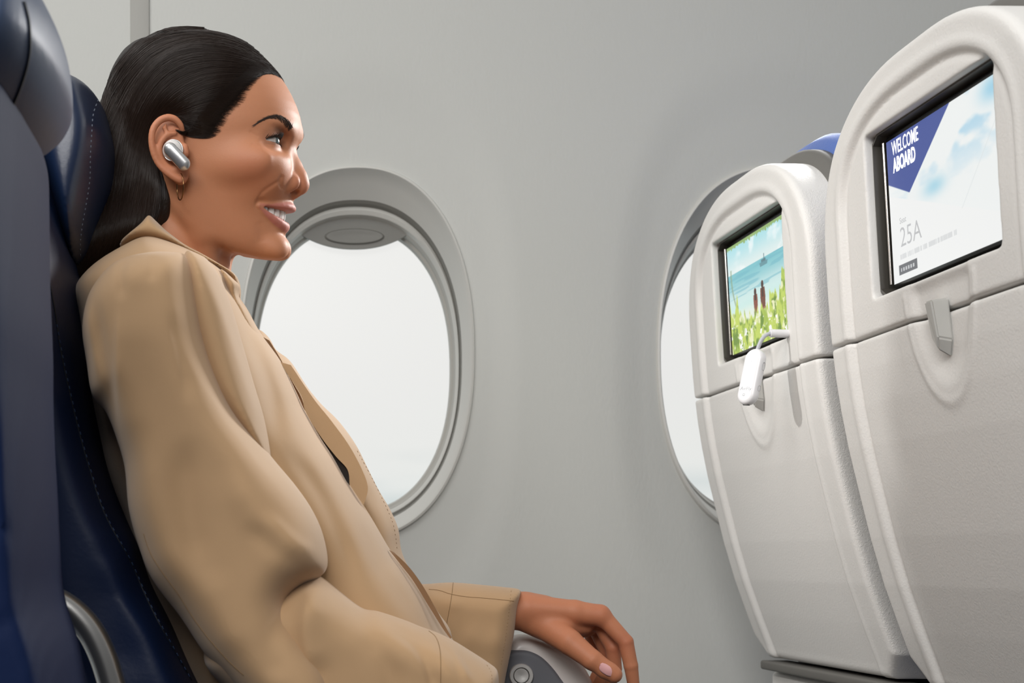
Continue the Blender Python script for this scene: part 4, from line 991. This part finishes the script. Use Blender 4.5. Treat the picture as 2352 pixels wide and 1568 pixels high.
# ---- teeth
m_teeth = mat('tooth_enamel','efe9e4',.18, sss=.1); m_gum = mat('mouth_inside','5a221f',.4)
TW = [.0084,.0068,.0074,.0062]; THt = [.0118,.0108,.0108,.0092]
tx0, tz0 = hl(655, 478); 
for s in (1,-1):
    ycur = .0001
    arc = 0
    for w_, h_ in zip(TW, THt):
        # march along the dental arch x = tx0 - y^2/(2R)
        R_ = .0225; yc = ycur
        step = 0
        while step < w_*.5: yc += .0001; step += .0001*math.sqrt(1+(yc/R_)**2)
        tang = np.array([-yc/R_, 1, 0]); tang /= np.linalg.norm(tang); nrm = np.array([1, yc/R_, 0]); nrm /= np.linalg.norm(nrm)
        c = np.array([tx0-.0035-yc*yc/(2*R_), yc, tz0-h_*.5+.0022*0+.004*(yc/.03)**2])
        V = []; Fc = []; n = 12
        for i in range(n+1):
            v = -1+2*i/n
            for k in range(24):
                a = 2*math.pi*k/24; ca, sa = math.cos(a), math.sin(a)
                hwid = w_*.5*(.97-.16*max(0,v)**1.5*1-.10*max(0,-v)**6)*(1-abs(v)**10*.3)
                u_ = math.copysign(abs(ca)**.55, ca)*hwid; d_ = math.copysign(abs(sa)**.8, sa)*.0032*(1-.25*max(0,-v))*(1-abs(v)**8*.5)
                p = c + tang*u_ + nrm*d_ + np.array([0,0,1])*v*h_*.5; p[1] *= 1
                V.append(hw(np.array([p[0], s*p[1], p[2]])))
        for i in range(n):
            for k in range(24): Fc.append((i*24+k, i*24+(k+1)%24, (i+1)*24+(k+1)%24, (i+1)*24+k))
        Fc += [tuple(range(24)), tuple(range(n*24, n*24+24))]
        me = pymesh('tooth', V, Fc, True, 60); link('tooth', me, m_teeth, person)
        while step < w_: yc += .0001; step += .0001*math.sqrt(1+(yc/R_)**2)
        ycur = yc+.0001
# ---- nails of the resting hand
m_nail = mat('pink_nail','d9a3a3',.12, coat=.8)
def nail(c, along, nrm, L, W):
    al = Vector(along).normalized(); nm = Vector(nrm).normalized(); nm = (nm-al*nm.dot(al)).normalized(); sd = al.cross(nm); V = []; Fc = []
    n = 14
    for i in range(n+1):
        v = -1+2*i/n
        for k in range(11):
            u = -1+2*k/10; ww = W*math.sqrt(max(0,1-abs(v)**3.0))
            V.append(Vector(c)+al*v*L+sd*u*ww - nm*((u*ww)**2/(2*.0075)+ (max(0,v)*L)**2/.03) )
    for i in range(n):
        for k in range(10): a = i*11+k; Fc.append((a,a+1,a+12,a+11))
    o = link('fingernail', pymesh('fingernail', V, Fc, True), m_nail, person)
    md = o.modifiers.new('th','SOLIDIFY'); md.thickness = .0008; md.offset = -1
    return o
hand_bvh = BVHTree.FromPolygons([Vector(v) for v in body_parts[1][0]], [tuple(q) for q in body_parts[1][1].tolist()])
a = Hd(*THUMB[2]); b = Hd(*THUMB[3]); h_, n_h = ray_px(1395,1536,hand_bvh); nail(h_+n_h*.0006, b-a+np.array([0,0,.001]), n_h+Vector((0,-.3,.1)), .0090, .0060)
a = Hd(*FING[0][2]); b = Hd(*FING[0][3]); nail(Hd(1461,1572,1.574), b-a, (1,-.25,.1), .0085, .005)

# ================================================================== EARBUD, EARRING
m_bud = mat('earbud_metal','c9c9c9',.28, metal=.85, bump=[(900,.05,.0004,(1,1,1))]); m_budw = mat('earbud_plastic','cfcbc8',.3); m_gold = mat('earring_gold','8d6a48',.22, metal=1)
yb = .0860
def hpw(px,py,y): return Vector(hw(np.array(hp(px,py,y))))
bud = empty('wireless_earbud', hpw(400,350,yb))
tag(bud, 'silver capsule-shaped wireless earbud in the ear of the seated person', 'earbud')
def bodyrev(name, pts, rs, m, flat=1.0, dirn=None, n=28):
    """capsule-like body of revolution, optionally flattened along the lateral axis"""
    a, b = Vector(pts[0]), Vector(pts[-1]); al = (b-a).normalized(); L = (b-a).length; nm = Vector(dirn); nm = (nm-al*nm.dot(al)).normalized(); sd = al.cross(nm); V=[]; Fc=[]
    for i, (t, r) in enumerate(rs):
        for k in range(n):
            q = 2*math.pi*k/n; V.append(a+al*t*L+sd*math.cos(q)*r+nm*math.sin(q)*r*flat)
    for i in range(len(rs)-1):
        for k in range(n): Fc.append((i*n+k,i*n+(k+1)%n,(i+1)*n+(k+1)%n,(i+1)*n+k))
    Fc += [tuple(range(n))[::-1], tuple(range((len(rs)-1)*n, len(rs)*n))]
    return link(name, pymesh(name, V, Fc, True, 45), m)
a = hpw(391,343,yb+.006); b = hpw(422,376,yb+.003); rr = .0062; Lc = (b-a).length
rs = [(-(rr/Lc)*math.cos(q)*1.0, max(rr*math.sin(q),.0002)) for q in np.linspace(0,math.pi/2,10)]+[(1+(rr/Lc)*math.sin(q), max(rr*math.cos(q),.0002)) for q in np.linspace(0.05,math.pi/2,10)]
adopt(bodyrev('stem', (a,b), rs, m_bud, .62, HN), bud)
a = hpw(399,347,yb-.013); b = hpw(397,345,yb+.0035)
adopt(bodyrev('housing', (a,b), [(0,.004),(.1,.0075),(.5,.0096),(.85,.0094),(.97,.0082),(1.0,.0065)], m_budw, 1, HU), bud)
V, Fc = tube([hpw(397,345,yb+.0018)+ (Vector(HF)*math.cos(q)+Vector(HU)*math.sin(q))*.0094 for q in np.linspace(0,2*math.pi,48,endpoint=False)], .0005, 6, True); adopt(link('trim_ring', pymesh('trim_ring',V,Fc,True), m_bud), bud)
# hoop earring, seen almost edge on
cc = hpw(414,429,.0785); hoop = []
ea = Vector(HF)*.28+Vector(HN)*.96; ea.normalize()
for q in np.linspace(math.radians(75), math.radians(75-300), 60): hoop.append(cc + (Vector(HF)*.52+Vector(HN)*.85).normalized()*(-math.cos(q))*-.0118 + Vector(HU)*math.sin(q)*.0118)
er = tubeobj('hoop_earring', [p-Vector((0,0,0)) for p in hoop], .00055, m_gold, None, 8)
tag(er, 'thin gold open hoop earring hanging from the earlobe', 'earring')

# ================================================================== HAIR
m_hair = mat('hair_dark','17100d',.6, bump=[(60,.5,.002,(14,14,.8))], spec=.4); m_strand = mat('hair_strand','20150f',.42, spec=.32)
HP = [(657,192,0),(640,178,.016),(626,170,.028),(604,172,.040),(585,186,.046),(566,208,.051),(548,237,.055),(523,258,.060),(508,279,.063),(494,302,.066),(478,313,.068),(455,314,.070),(436,310,.072),
      (420,300,.073),(404,278,.074),(388,272,.074),(370,280,.074),(358,300,.074),(356,340,.072),(362,380,.070),(372,420,.066),(376,460,.062),(372,500,.058),(360,530,.056),
      (330,560,.055),(260,600,.05),(225,450,.03),(218,300,.0),(222,260,0),(228,222,0),(239,200,0),(257,171,0),(282,138,0),(307,111,0),(336,88,0),(374,70,0),(415,63,0),(457,63,0),(502,70.5,0),(540,84,0),(581,106,0),(622,141,0),(643,170,0),(657,190,0)]
HPl = smooth_poly([hl(*p) for p in HP], 4)
TL = [(300,250,.05),(376,430,.060),(376,470,.058),(368,505,.055),(352,535,.055),(318,562,.06),(280,592,.065),(245,632,.07),(215,668,.07),(178,712,.07),(150,700,.06),(176,640,.06),(205,560,.05),(222,480,.04),(232,400,.03),(232,300,.02),(262,240,.02)]
TLl = smooth_poly([hl(*p) for p in TL], 4)
def f_hair(x, ys, z, sdc, sdt):
    y = np.abs(ys)
    th = .0058+.0035*sstep(hl(420,0+300)[0], hl(280,300)[0], x)
    th = .0004 + th*sstep(.0,.022,-sdc-.0*x) + .004*sstep(hl(420,150)[1], hl(420,80)[1], z)
    cap = base_head(x, y, z) - th
    cap = smax(cap, sdc, .0025)
    zt = (z-hl(300,700)[1])/(hl(300,250)[1]-hl(300,700)[1])
    w = .062+.046*(1-sstep(.22,.58,zt)) ; tcx = 0
    tail = smax(np.sqrt((y/1.0)**2+1e-9)-w-np.clip(-sdt,0,.02)*.5, sdt, .03)
    return smin(cap, tail, .016)
hh = .0016; lo = np.array([hl(140,500)[0], -.125, hl(200,740)[1]]); hi = np.array([hl(675,200)[0], .125, hl(450,50)[1]])
gx = np.arange(lo[0],hi[0],hh); gy = np.arange(lo[1],hi[1],hh); gz = np.arange(lo[2],hi[2],hh)
GX, GZ = np.meshgrid(gx, gz, indexing='ij'); sdc = poly_sdf(GX, GZ, HPl)[:,None,:]; sdt = poly_sdf(GX, GZ, TLl)[:,None,:]
Fh = f_hair(gx[:,None,None], gy[None,:,None], gz[None,None,:], sdc, sdt).astype(np.float32)
V, Q = surface_net(Fh, (gx[0],gy[0],gz[0]), (hh,)*3, relax=3); VH = hw(V); Q = orient(VH, Q)
hair = link('hair', npmesh('hair', VH, Q), m_hair, person)
hair_bvh = BVHTree.FromPolygons([Vector(v) for v in VH], [tuple(q) for q in Q.tolist()])
G = [[(657,187),(640,163),(612,131),(578,104),(543,85),(502,72),(456,65),(415,65),(374,72),(336,90),(306,113),(280,141),(256,173),(240,202),(230,230),(226,270)],
     [(655,188),(635,160),(606,128),(572,104),(540,90),(500,78),(456,71),(415,71),(374,78),(338,97),(308,120),(284,147),(262,180),(248,212),(240,250),(236,300)],
     [(645,176),(620,150),(590,134),(556,120),(520,110),(480,104),(440,104),(400,112),(365,132),(335,162),(308,200),(286,245),(270,300),(258,360),(248,430),(232,500),(212,580),(180,670)],
     [(625,168),(598,156),(566,150),(532,146),(496,144),(460,148),(424,158),(390,178),(360,208),(335,246),(315,292),(300,345),(288,400),(276,460),(262,520),(240,585),(205,650),(185,690)],
     [(602,172),(575,172),(545,174),(512,176),(478,182),(446,194),(414,212),(384,236),(360,266),(342,304),(328,350),(318,400),(308,450),(296,505),(278,560),(250,610),(218,655)],
     [(572,200),(546,202),(518,206),(490,212),(462,222),(434,236),(408,252),(384,268),(364,290),(350,322),(342,360),(336,405),(330,450),(320,500),(304,545),(278,590),(240,635)],
     [(538,245),(514,240),(490,240),(466,245),(442,252),(420,260),(400,266),(378,268),(358,286),(350,318),(351,360),(350,405),(346,450),(338,500),(322,540),(296,575),(262,612)],
     [(500,292),(480,290),(460,288),(442,286),(425,280),(408,270),(390,264),(370,270),(356,288),(352,320),(356,360),(362,400),(366,440),(362,480),(350,515),(325,550),(290,588)]]
G = [smooth_poly(g, 6, False) for g in G]
def resample(p, n):
    s = np.r_[0, np.cumsum(np.sqrt(((p[1:]-p[:-1])**2).sum(1)))]; t = np.linspace(0, s[-1], n); return np.stack([np.interp(t, s, p[:,0]), np.interp(t, s, p[:,1])], 1)
G = np.array([resample(g, 34) for g in G])
Vs = []; Fs = []; NST = 5200; mirr = []
for i in range(NST):
    t = random.random()*(len(G)-1.001); k = int(t); f = t-k; pl = G[k]*(1-f)+G[k+1]*f
    a0 = max(0, int(random.gauss(2,6))) if random.random() < .7 else random.randint(0,20); a1 = 34-max(0,int(random.gauss(0,5)))
    if a1-a0 < 8: continue
    ph = random.uniform(0,6.28); amp = random.uniform(0,3.2); dft = random.gauss(0,4)
    pts = []; lift = random.uniform(.0001,.0014)
    tt = np.linspace(0,1,a1-a0)
    for j in range(a0, a1):
        q = pl[j]; u = (j-a0)/(a1-a0); ox = amp*math.sin(ph+u*5)+dft*u
        dq = pl[min(j+1,33)]-pl[max(j-1,0)]; dq = dq/(np.linalg.norm(dq)+1e-6)
        h, nrm = ray_px(q[0]-dq[1]*ox, q[1]+dq[0]*ox, hair_bvh)
        if h is None: 
            if len(pts) >= 4: break
            pts = []; continue
        pts.append(h + nrm*(lift*math.sin(math.pi*min(1,.15+u*.9))))
    if len(pts) < 5: continue
    r0 = random.uniform(.00016,.00034); rs = [r0*(.4+.6*math.sin(math.pi*min(1,.1+.9*q/(len(pts)-1)))) for q in range(len(pts))]
    V, Fc = tube(pts, rs, 3, False, False); o = len(Vs); Vs += V; Fs += [tuple(x_+o for x_ in q) for q in Fc]
HLn = smooth_poly([(650,184),(637,171),(620,167),(603,169),(586,183),(566,206),(548,235),(523,258),(509,280),(494,304),(477,315),(455,316)], 8, False)
HLd = smooth_poly([(-30,-22),(-30,-18),(-30,-8),(-30,2),(-32,2),(-34,-2),(-34,-6),(-34,-6),(-34,-8),(-34,-8),(-34,-8),(-34,-10)], 8, False)
both = BVHTree.FromPolygons(hv+[Vector(v) for v in VH], [tuple(q) for q in body_parts[0][1].tolist()]+[tuple(int(x_)+len(hv) for x_ in q) for q in Q.tolist()])
for i in range(2600):
    t = random.random()*(len(HLn)-1.01); k = int(t); f = t-k; c = HLn[k]*(1-f)+HLn[k+1]*f; dr = HLd[k]; st0 = .10-.42*random.random()**1.8; pts = []; wv = random.uniform(-5,5)
    for q in np.linspace(0,1,7):
        pp_ = c+dr*(st0+1.5*q)+np.array([0,wv*math.sin(q*2.5)-7*(1-q)**2*random.uniform(.0,1)*0]); h, n_ = ray_px(*pp_, both)
        if h is None or (pts and (h-pts[-1]).length > .012): break
        pts.append(h+n_*(.0002+.0008*min(1,q*2)))
    if len(pts) < 5: continue
    V, Fc = tube(pts, list(np.linspace(.00003,.00016,len(pts))), 3, False, False); o = len(Vs); Vs += V; Fs += [tuple(x_+o for x_ in q) for q in Fc]
Vs = np.array([tuple(v) for v in Vs]); Fs = np.array(Fs)
rel = Vs-HO; n_ = rel@HN; VM = Vs - 2*n_[:,None]*HN
me = npmesh('hair_strands', np.concatenate([Vs,VM]), np.concatenate([Fs, Fs[:, ::-1]+len(Vs)])); st_ = link('hair_strands', me, m_strand, hair); st_['kind'] = 'stuff'
# ================================================================== COAT
m_coat = mat('tan_cotton', 'b2916d', .78, bump=[(1400,.25,.0004,(1,1,1.8)),(30,.10,.004,(1,1,.6))], sheen=.25, spec=.25, var=(14,.03))
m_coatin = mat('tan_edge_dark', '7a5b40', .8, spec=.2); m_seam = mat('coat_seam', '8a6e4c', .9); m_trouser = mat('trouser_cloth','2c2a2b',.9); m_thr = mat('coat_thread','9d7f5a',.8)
torso = inflate('coat_body', m_coat, person, [(290,590),(357,565),(440,592),(500,627),(542,662),(550,690),(571,721),(597,769),(620,800),(655,850),(692,925),(702,948),(738,1010),(768,1055),(802,1113),(850,1190),(892,1262),(915,1290),(960,1350),(1000,1420),(1036,1470),(1070,1600),(1020,1720),(600,1760),(430,1580),(335,1345),(301,1228),(253,1106),(231,1010),(208,907),(190,780),(176,700),(215,640)],
    1.42, .170, 150, h=.003, sm=4, bl=16,
    folds=[([(520,650),(575,790),(620,930),(640,1080)],16,-.010),([(560,700),(640,860),(720,1050),(800,1200)],34,.003),
           ([(690,1000),(760,1160),(840,1290),(930,1430)],30,.0025),([(640,1040),(720,1150),(770,1260),(800,1360)],14,-.005),([(800,1180),(850,1300),(940,1420)],14,-.003),
           ([(255,1110),(275,1160),(300,1220)],8,-.006)], wrinkle=[(.0012,300,60,1.05,3)])
far = inflate('coat_front', m_coat, person, [(590,765),(619,782),(636,811),(668,836),(706,894),(738,933),(777,971),(815,1023),(841,1074),(867,1126),(893,1170),(912,1215),(918,1260),(934,1299),(963,1338),(1000,1400),(1034,1466),(1000,1600),(800,1600),(700,1250),(620,980),(570,820)],
    1.49, .10, 75, h=.0025, sm=4, bl=8, folds=[([(650,830),(740,960),(830,1100),(890,1260)],9,.004),([(690,900),(790,1010),(850,1150),(880,1240)],12,-.004),([(840,1120),(880,1190),(905,1290)],12,-.004)])
seam('front_stitch', far, [(820,1035),(850,1090),(880,1150),(903,1205),(912,1262)], .00026, m_seam, dash=(5,))
sleeve = inflate('coat_sleeve', m_coat, person, [(262,606),(300,590),(345,581),(392,580),(432,588),(462,630),(478,700),(492,790),(515,868),(548,945),(590,1005),(634,1062),(676,1112),(713,1165),(738,1218),(751,1275),(748,1308),(726,1330),(692,1350),(668,1376),(672,1400),(705,1440),(750,1500),(775,1570),(750,1650),(650,1680),(580,1620),(520,1552),(468,1492),(417,1415),(353,1331),(321,1254),(298,1170),(288,1074),(266,1000),(243,946),(212,907),(199,830),(189,760),(200,690),(228,640)],
    1.256, .084, 100, h=.0018, sm=4, bl=12, tilt=(-.00000,-.00003,0,1100),
    folds=[([(370,620),(400,720),(430,840),(500,960),(590,1080),(680,1200)],34,.0045,(.5,1.5)),
           ([(296,700),(294,830),(292,950),(300,1090)],30,.006,(1.4,.30)),
           ([(238,700),(250,800),(268,900),(280,1000)],12,-.005),([(210,700),(222,800),(240,900)],9,.004),
           ([(306,600),(292,650),(300,730)],9,-.003),([(352,606),(362,650),(360,690)],8,-.002),
           ([(398,740),(426,850),(445,960)],14,-.0030,(1.5,.5)),([(442,1010),(436,1120),(450,1220),(480,1330)],22,-.0045),
           ([(345,1000),(352,1120),(385,1250),(440,1370)],26,.0035),([(520,1080),(590,1190),(660,1260),(735,1300)],24,.004,(.7,1.2)),
           ([(560,1200),(640,1270),(720,1300)],16,-.003),([(600,1180),(680,1250),(740,1275)],10,.002),
           ([(480,1300),(520,1400),(560,1500)],24,.003),([(640,1400),(620,1470),(640,1550)],18,-.003)],
    wrinkle=[(.0010,330,60,1.2,11)])
flap = inflate('sleeve_front', m_coat, sleeve, [(425,592),(470,600),(490,618),(510,648),(532,705),(560,800),(587,890),(611,970),(629,1060),(622,1090),(560,1040),(480,940),(430,800),(415,680)],
    1.285, .078, 62, h=.0018, sm=4, bl=5, folds=[([(470,640),(520,760),(570,900),(605,1010)],9,.0022)])
fore = inflate('sleeve_forearm', m_coat, sleeve, [(640,1340),(690,1318),(728,1318),(748,1330),(772,1350),(828,1393),(867,1402),(931,1424),(963,1437),(996,1449),(1034,1466),(1080,1494),(1124,1523),(1138,1540),(1137,1600),(1120,1700),(900,1720),(640,1660),(500,1560),(470,1490),(540,1400)],
    1.262, .081, 95, h=.0018, sm=4, bl=8,
    folds=[([(720,1340),(700,1390),(696,1450),(715,1540)],18,.006,(1.6,.6)),([(668,1380),(655,1440),(665,1520)],10,-.002),
           ([(800,1440),(850,1480),(880,1540),(890,1620)],20,-.005),([(830,1405),(900,1450),(980,1500),(1040,1580)],18,.005,(.6,1.4)),
           ([(860,1425),(925,1465),(960,1520),(980,1600)],12,-.006,(1.5,.7)),([(940,1432),(985,1480),(1040,1530),(1090,1590)],10,.003),([(1000,1455),(1030,1500),(1050,1560)],6,.0025)])
seam('sleeve_seam', sleeve, [(330,1225),(345,1268),(372,1312),(408,1362),(440,1412),(475,1460),(520,1512),(560,1550)], .00026, m_seam)
seam('cuff_seam', fore, [(985,1449),(1000,1462),(1009,1485),(1012,1515),(1012,1568),(1010,1600)], .0003, m_seam)
seam('cuff_stitch', fore, [(1118,1527),(1128,1545),(1130,1580),(1130,1620)], .00022, m_thr, dash=(4,))
collar = inflate('coat_collar', m_coat, person, [(352,519),(372,534),(400,560),(440,588),(478,608),(514,630),(540,646),(553,662),(549,684),(528,670),(490,645),(430,622),(360,612),(300,604),(280,588),(305,566),(332,543)],
    1.415, .098, 34, h=.0018, sm=4, bl=3, folds=[([(400,572),(450,606),(510,640)],8,-.004)])
lapel = inflate('coat_lapel', m_coat, person, [(505,625),(540,647),(553,662),(549,684),(571,721),(598,769),(612,800),(640,880),(620,940),(590,860),(560,770),(530,700)],
    1.345, .028, 30, h=.0018, sm=4, bl=3, tilt=(.0002,0,550,0))
seam('lapel_edge', collar, [(512,630),(528,641),(541,650),(549,660),(548,672)], .0007, m_coatin)
# dark turned edge of the front placket, the gap under the flap and the strip with two rows of stitching
def strip(name, a, b, D, m, th=.0015, parent=None, curve=0):
    a = smooth_poly(a, 8, False); b = smooth_poly(b, 8, False); n = len(a); b = np.array([b[min(int(i*(len(b)-1)/(n-1)+.5), len(b)-1)] for i in range(n)])
    V = []; Fc = []
    for i in range(n):
        Dd = D if not hasattr(D,'__len__') else D[0]+(D[1]-D[0])*i/(n-1)
        for (q, dd) in ((a[i],0),(b[i],0),(b[i],th),(a[i],th)): V.append(P(q[0],q[1],Dd+dd))
    for i in range(n-1):
        for k in range(4): Fc.append((i*4+k,i*4+(k+1)%4,(i+1)*4+(k+1)%4,(i+1)*4+k))
    Fc += [(3,2,1,0),tuple(range(4*n-4,4*n))]
    o = link(name, pymesh(name,V,Fc,True,40), m, parent); return o
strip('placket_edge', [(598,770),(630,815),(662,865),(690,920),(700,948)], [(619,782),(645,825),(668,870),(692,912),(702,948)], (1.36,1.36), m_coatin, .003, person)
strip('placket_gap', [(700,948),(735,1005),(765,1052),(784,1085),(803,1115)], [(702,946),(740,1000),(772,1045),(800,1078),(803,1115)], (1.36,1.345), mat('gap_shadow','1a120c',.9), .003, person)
strip('placket_flap', [(640,830),(690,905),(702,945),(735,1000),(770,1046),(798,1078),(803,1112)], [(668,838),(720,915),(760,965),(800,1020),(830,1075),(845,1120),(835,1160)], (1.352,1.345), m_coat, .003, person)
ps = strip('placket_strip', [(893,1262),(920,1296),(950,1335),(985,1392),(1015,1440),(1034,1466)], [(905,1268),(938,1300),(968,1340),(1000,1395),(1024,1440),(1038,1464)], (1.34,1.30), m_coatin, .003, person)
fs_ = inflate('coat_sleeve', m_coat, person, [(900,1340),(940,1338),(973,1341),(1037,1337),(1111,1343),(1160,1348),(1190,1352),(1193,1362),(1184,1400),(1177,1460),(1160,1545),(1150,1590),(1120,1640),(1050,1640),(980,1560),(900,1450)],
    1.600, .052, 62, h=.0018, sm=3, bl=4, folds=[([(960,1370),(1020,1380),(1050,1400)],10,.002),([(1040,1440),(1100,1470),(1150,1450)],20,.003)])
seam('sleeve_seam', fs_, [(1041,1338),(1037,1370),(1030,1410),(1022,1450)], .0003, m_seam)
seam('sleeve_seam', fs_, [(985,1353),(1010,1356),(1035,1364),(1070,1370),(1120,1374),(1180,1380)], .0003, m_seam)
seam('cuff_stitch', fs_, [(1174,1356),(1168,1410),(1160,1470),(1150,1530)], .00022, m_thr, dash=(4,))
# trousers (below the frame)
def f_tr(x,y,z):
    c = chain(x,y,z,[hipc+[0,-.08,-.01],hipc+[0,.08,-.01]],[.098,.098])
    for s_ in (-1,1): c = smin(c, chain(x,y,z,[hipc+[.02,s_*.09,-.01],np.array([.44,1.42+s_*.10,.50]),np.array([.43,1.42+s_*.10,.10])],[.090,.068,.060]), .02)
    return c
hb=.007; gx=np.arange(-.14,.60,hb); gy=np.arange(1.18,1.66,hb); gz=np.arange(.02,.68,hb)
V,Q = surface_net(f_tr(gx[:,None,None],gy[None,:,None],gz[None,None,:]).astype(np.float32),(gx[0],gy[0],gz[0]),(hb,)*3,1)
link('trousers', npmesh('trousers',V,orient(V,Q)), m_trouser, person)

# ================================================================== WIRELESS AUDIO ADAPTER on the window seat's screen
m_adp = mat('adapter_white','e4e4e7',.28, spec=.5); m_cable = mat('cable_grey','b4b6bd',.5); m_print = mat('print_grey','8f9195',.6); m_adpd = mat('adapter_dark','2d2d30',.4)
AD = 1.667; ah = .0006
ca = P(1727,866,AD); aup = (P(1740,800,AD)-P(1713,932,AD)).normalized(); ang = math.radians(57)
an = Vector((-math.sin(ang), -math.cos(ang), -.05)); an = (an-aup*an.dot(aup)).normalized(); aw = aup.cross(an)   # width axis, towards image right
if aw.x < 0: aw = -aw
gx = np.arange(-.016,.016,ah); gy = np.arange(-.010,.010,ah); gz = np.arange(-.036,.036,ah)
xx,yy,zz = gx[:,None,None],gy[None,:,None],gz[None,None,:]
st2 = np.sqrt(xx**2+np.maximum(np.abs(zz)-.0200,0)**2)-.0122
f = smax(st2+0*yy, np.abs(yy)-.0064+0*st2, .006)
V,Q = surface_net(f.astype(np.float32),(gx[0],gy[0],gz[0]),(ah,)*3,1)
Rm = np.stack([np.array(aw),np.array(an),np.array(aup)],0); VA = np.array(ca)+V@Rm
ad = empty('audio_adapter', ca); ab = link('adapter_body', npmesh('adapter_body',VA,orient(VA,Q)), m_adp); adopt(ab, ad)
def loc(x,y,z): return ca+aw*x+an*y+aup*z
FY = .00650
cb = [loc(0,0,.0318), loc(.001,0,.036)] ; pe = P(1769,765,AD); pts = [loc(0,0,.0312), loc(.0005,0,.0345), P(1748,787,AD), P(1755,775,AD), P(1763,768,AD), pe]
pts = [Vector(p) for p in smooth_poly([tuple(p) for p in pts], 8, False)] if False else pts
from mathutils.geometry import interpolate_bezier
bz_ = interpolate_bezier(loc(0,0,.0312), loc(.0015,0,.0430), P(1754,767,AD), pe+Vector((.002,0,0)), 24)
adopt(tubeobj('cable', bz_, .0022, m_cable, None, 12), ad)
x1 = .5955
plug = [Vector((pe.x,AD,pe.z)), Vector((x1,AD,pe.z-.0005))]
Vp=[];Fp=[]
pr = [(0,.0012),(0,.0040),(.0006,.0046),(.02,.0046),(.96,.0046),(1.0,.0042)]
for t,r in pr:
    c = plug[0].lerp(plug[1], t if t>.001 or r>.0041 else t)
    for k in range(28): a=2*math.pi*k/28; Vp.append(c+Vector((0,math.cos(a)*r,math.sin(a)*r)))
for i in range(len(pr)-1):
    for k in range(28): Fp.append((i*28+k,i*28+(k+1)%28,(i+1)*28+(k+1)%28,(i+1)*28+k))
Fp += [tuple(range(28)), tuple(range(5*28,6*28))]
pl_ = link('plug', pymesh('plug',Vp,Fp,True,40), m_adp); adopt(pl_, ad)
# tinted print and buttons
t1 = textmesh('printed_name','AirFly',.0062,loc(-.0072,FY,-.0165),aw,aup,m_print,None); adopt(t1, ab)
# small diamond mark of four bars
mk = []
for (a_,b_) in (((-.0011,.0001),(-.0001,.0011)),((.0005,.0009),(.0012,.0002)),((.0011,-.0003),(.0001,-.0013)),((-.0005,-.0011),(-.0012,-.0004))):
    mk.append(tube([loc(a_[0]*1.25-.001,FY+.0001,-.0215+a_[1]*1.25),loc(b_[0]*1.25-.001,FY+.0001,-.0215+b_[1]*1.25)],.00026,5))
Vm,Fm = merge(mk); adopt(link('printed_mark',pymesh('printed_mark',Vm,Fm),m_print),ab)
def ring_on(cx_,cz_,a,b,name,r=.00013,n=40,face='f'):
    pts=[]
    for k in range(n):
        t=2*math.pi*k/n; u=a*math.copysign(abs(math.cos(t))**.6,math.cos(t)); v=b*math.copysign(abs(math.sin(t))**.8,math.sin(t))
        pts.append(loc(cx_+u,FY,cz_+v) if face=='f' else loc(.01225,u+cx_,cz_+v))
    o=tubeobj(name,pts,r,mat(name+'_line','dcdcdf',.5) if face=='f' else m_print,None,5,True); adopt(o,ab); return o
ring_on(0,.011,.0040,.0110,'volume_button')
for (z_,w_) in ((.0168,1),(.0050,0)):
    q=[tube([loc(-.0008,FY,z_),loc(.0008,FY,z_)],.0001,4)]
    if w_: q.append(tube([loc(0,FY,z_-.0008),loc(0,FY,z_+.0008)],.0001,4))
    Vq,Fq=merge(q); adopt(link('volume_sign',pymesh('volume_sign',Vq,Fq),m_print),ab)
ring_on(-.001,.0125,.0022,.0045,'side_button',.00016,32,'s'); ring_on(-.001,-.0125,.0022,.0030,'side_button',.00016,32,'s')
dd_=[tube([loc(.0121,.0,.0165),loc(.0125,.0,.0165)],.0004,8)]; Vq,Fq=merge(dd_); adopt(link('indicator_dot',pymesh('indicator_dot',Vq,Fq),m_adpd),ab)
prt = rbox('charging_port', loc(0,0,-.0318), (.0042,.0012,.0006), m_adpd, None, .0004, (aw,an,aup)); adopt(prt,ab)
tag(ad, 'small white audio adapter dangling by short cable from the beach screen', 'adapter')
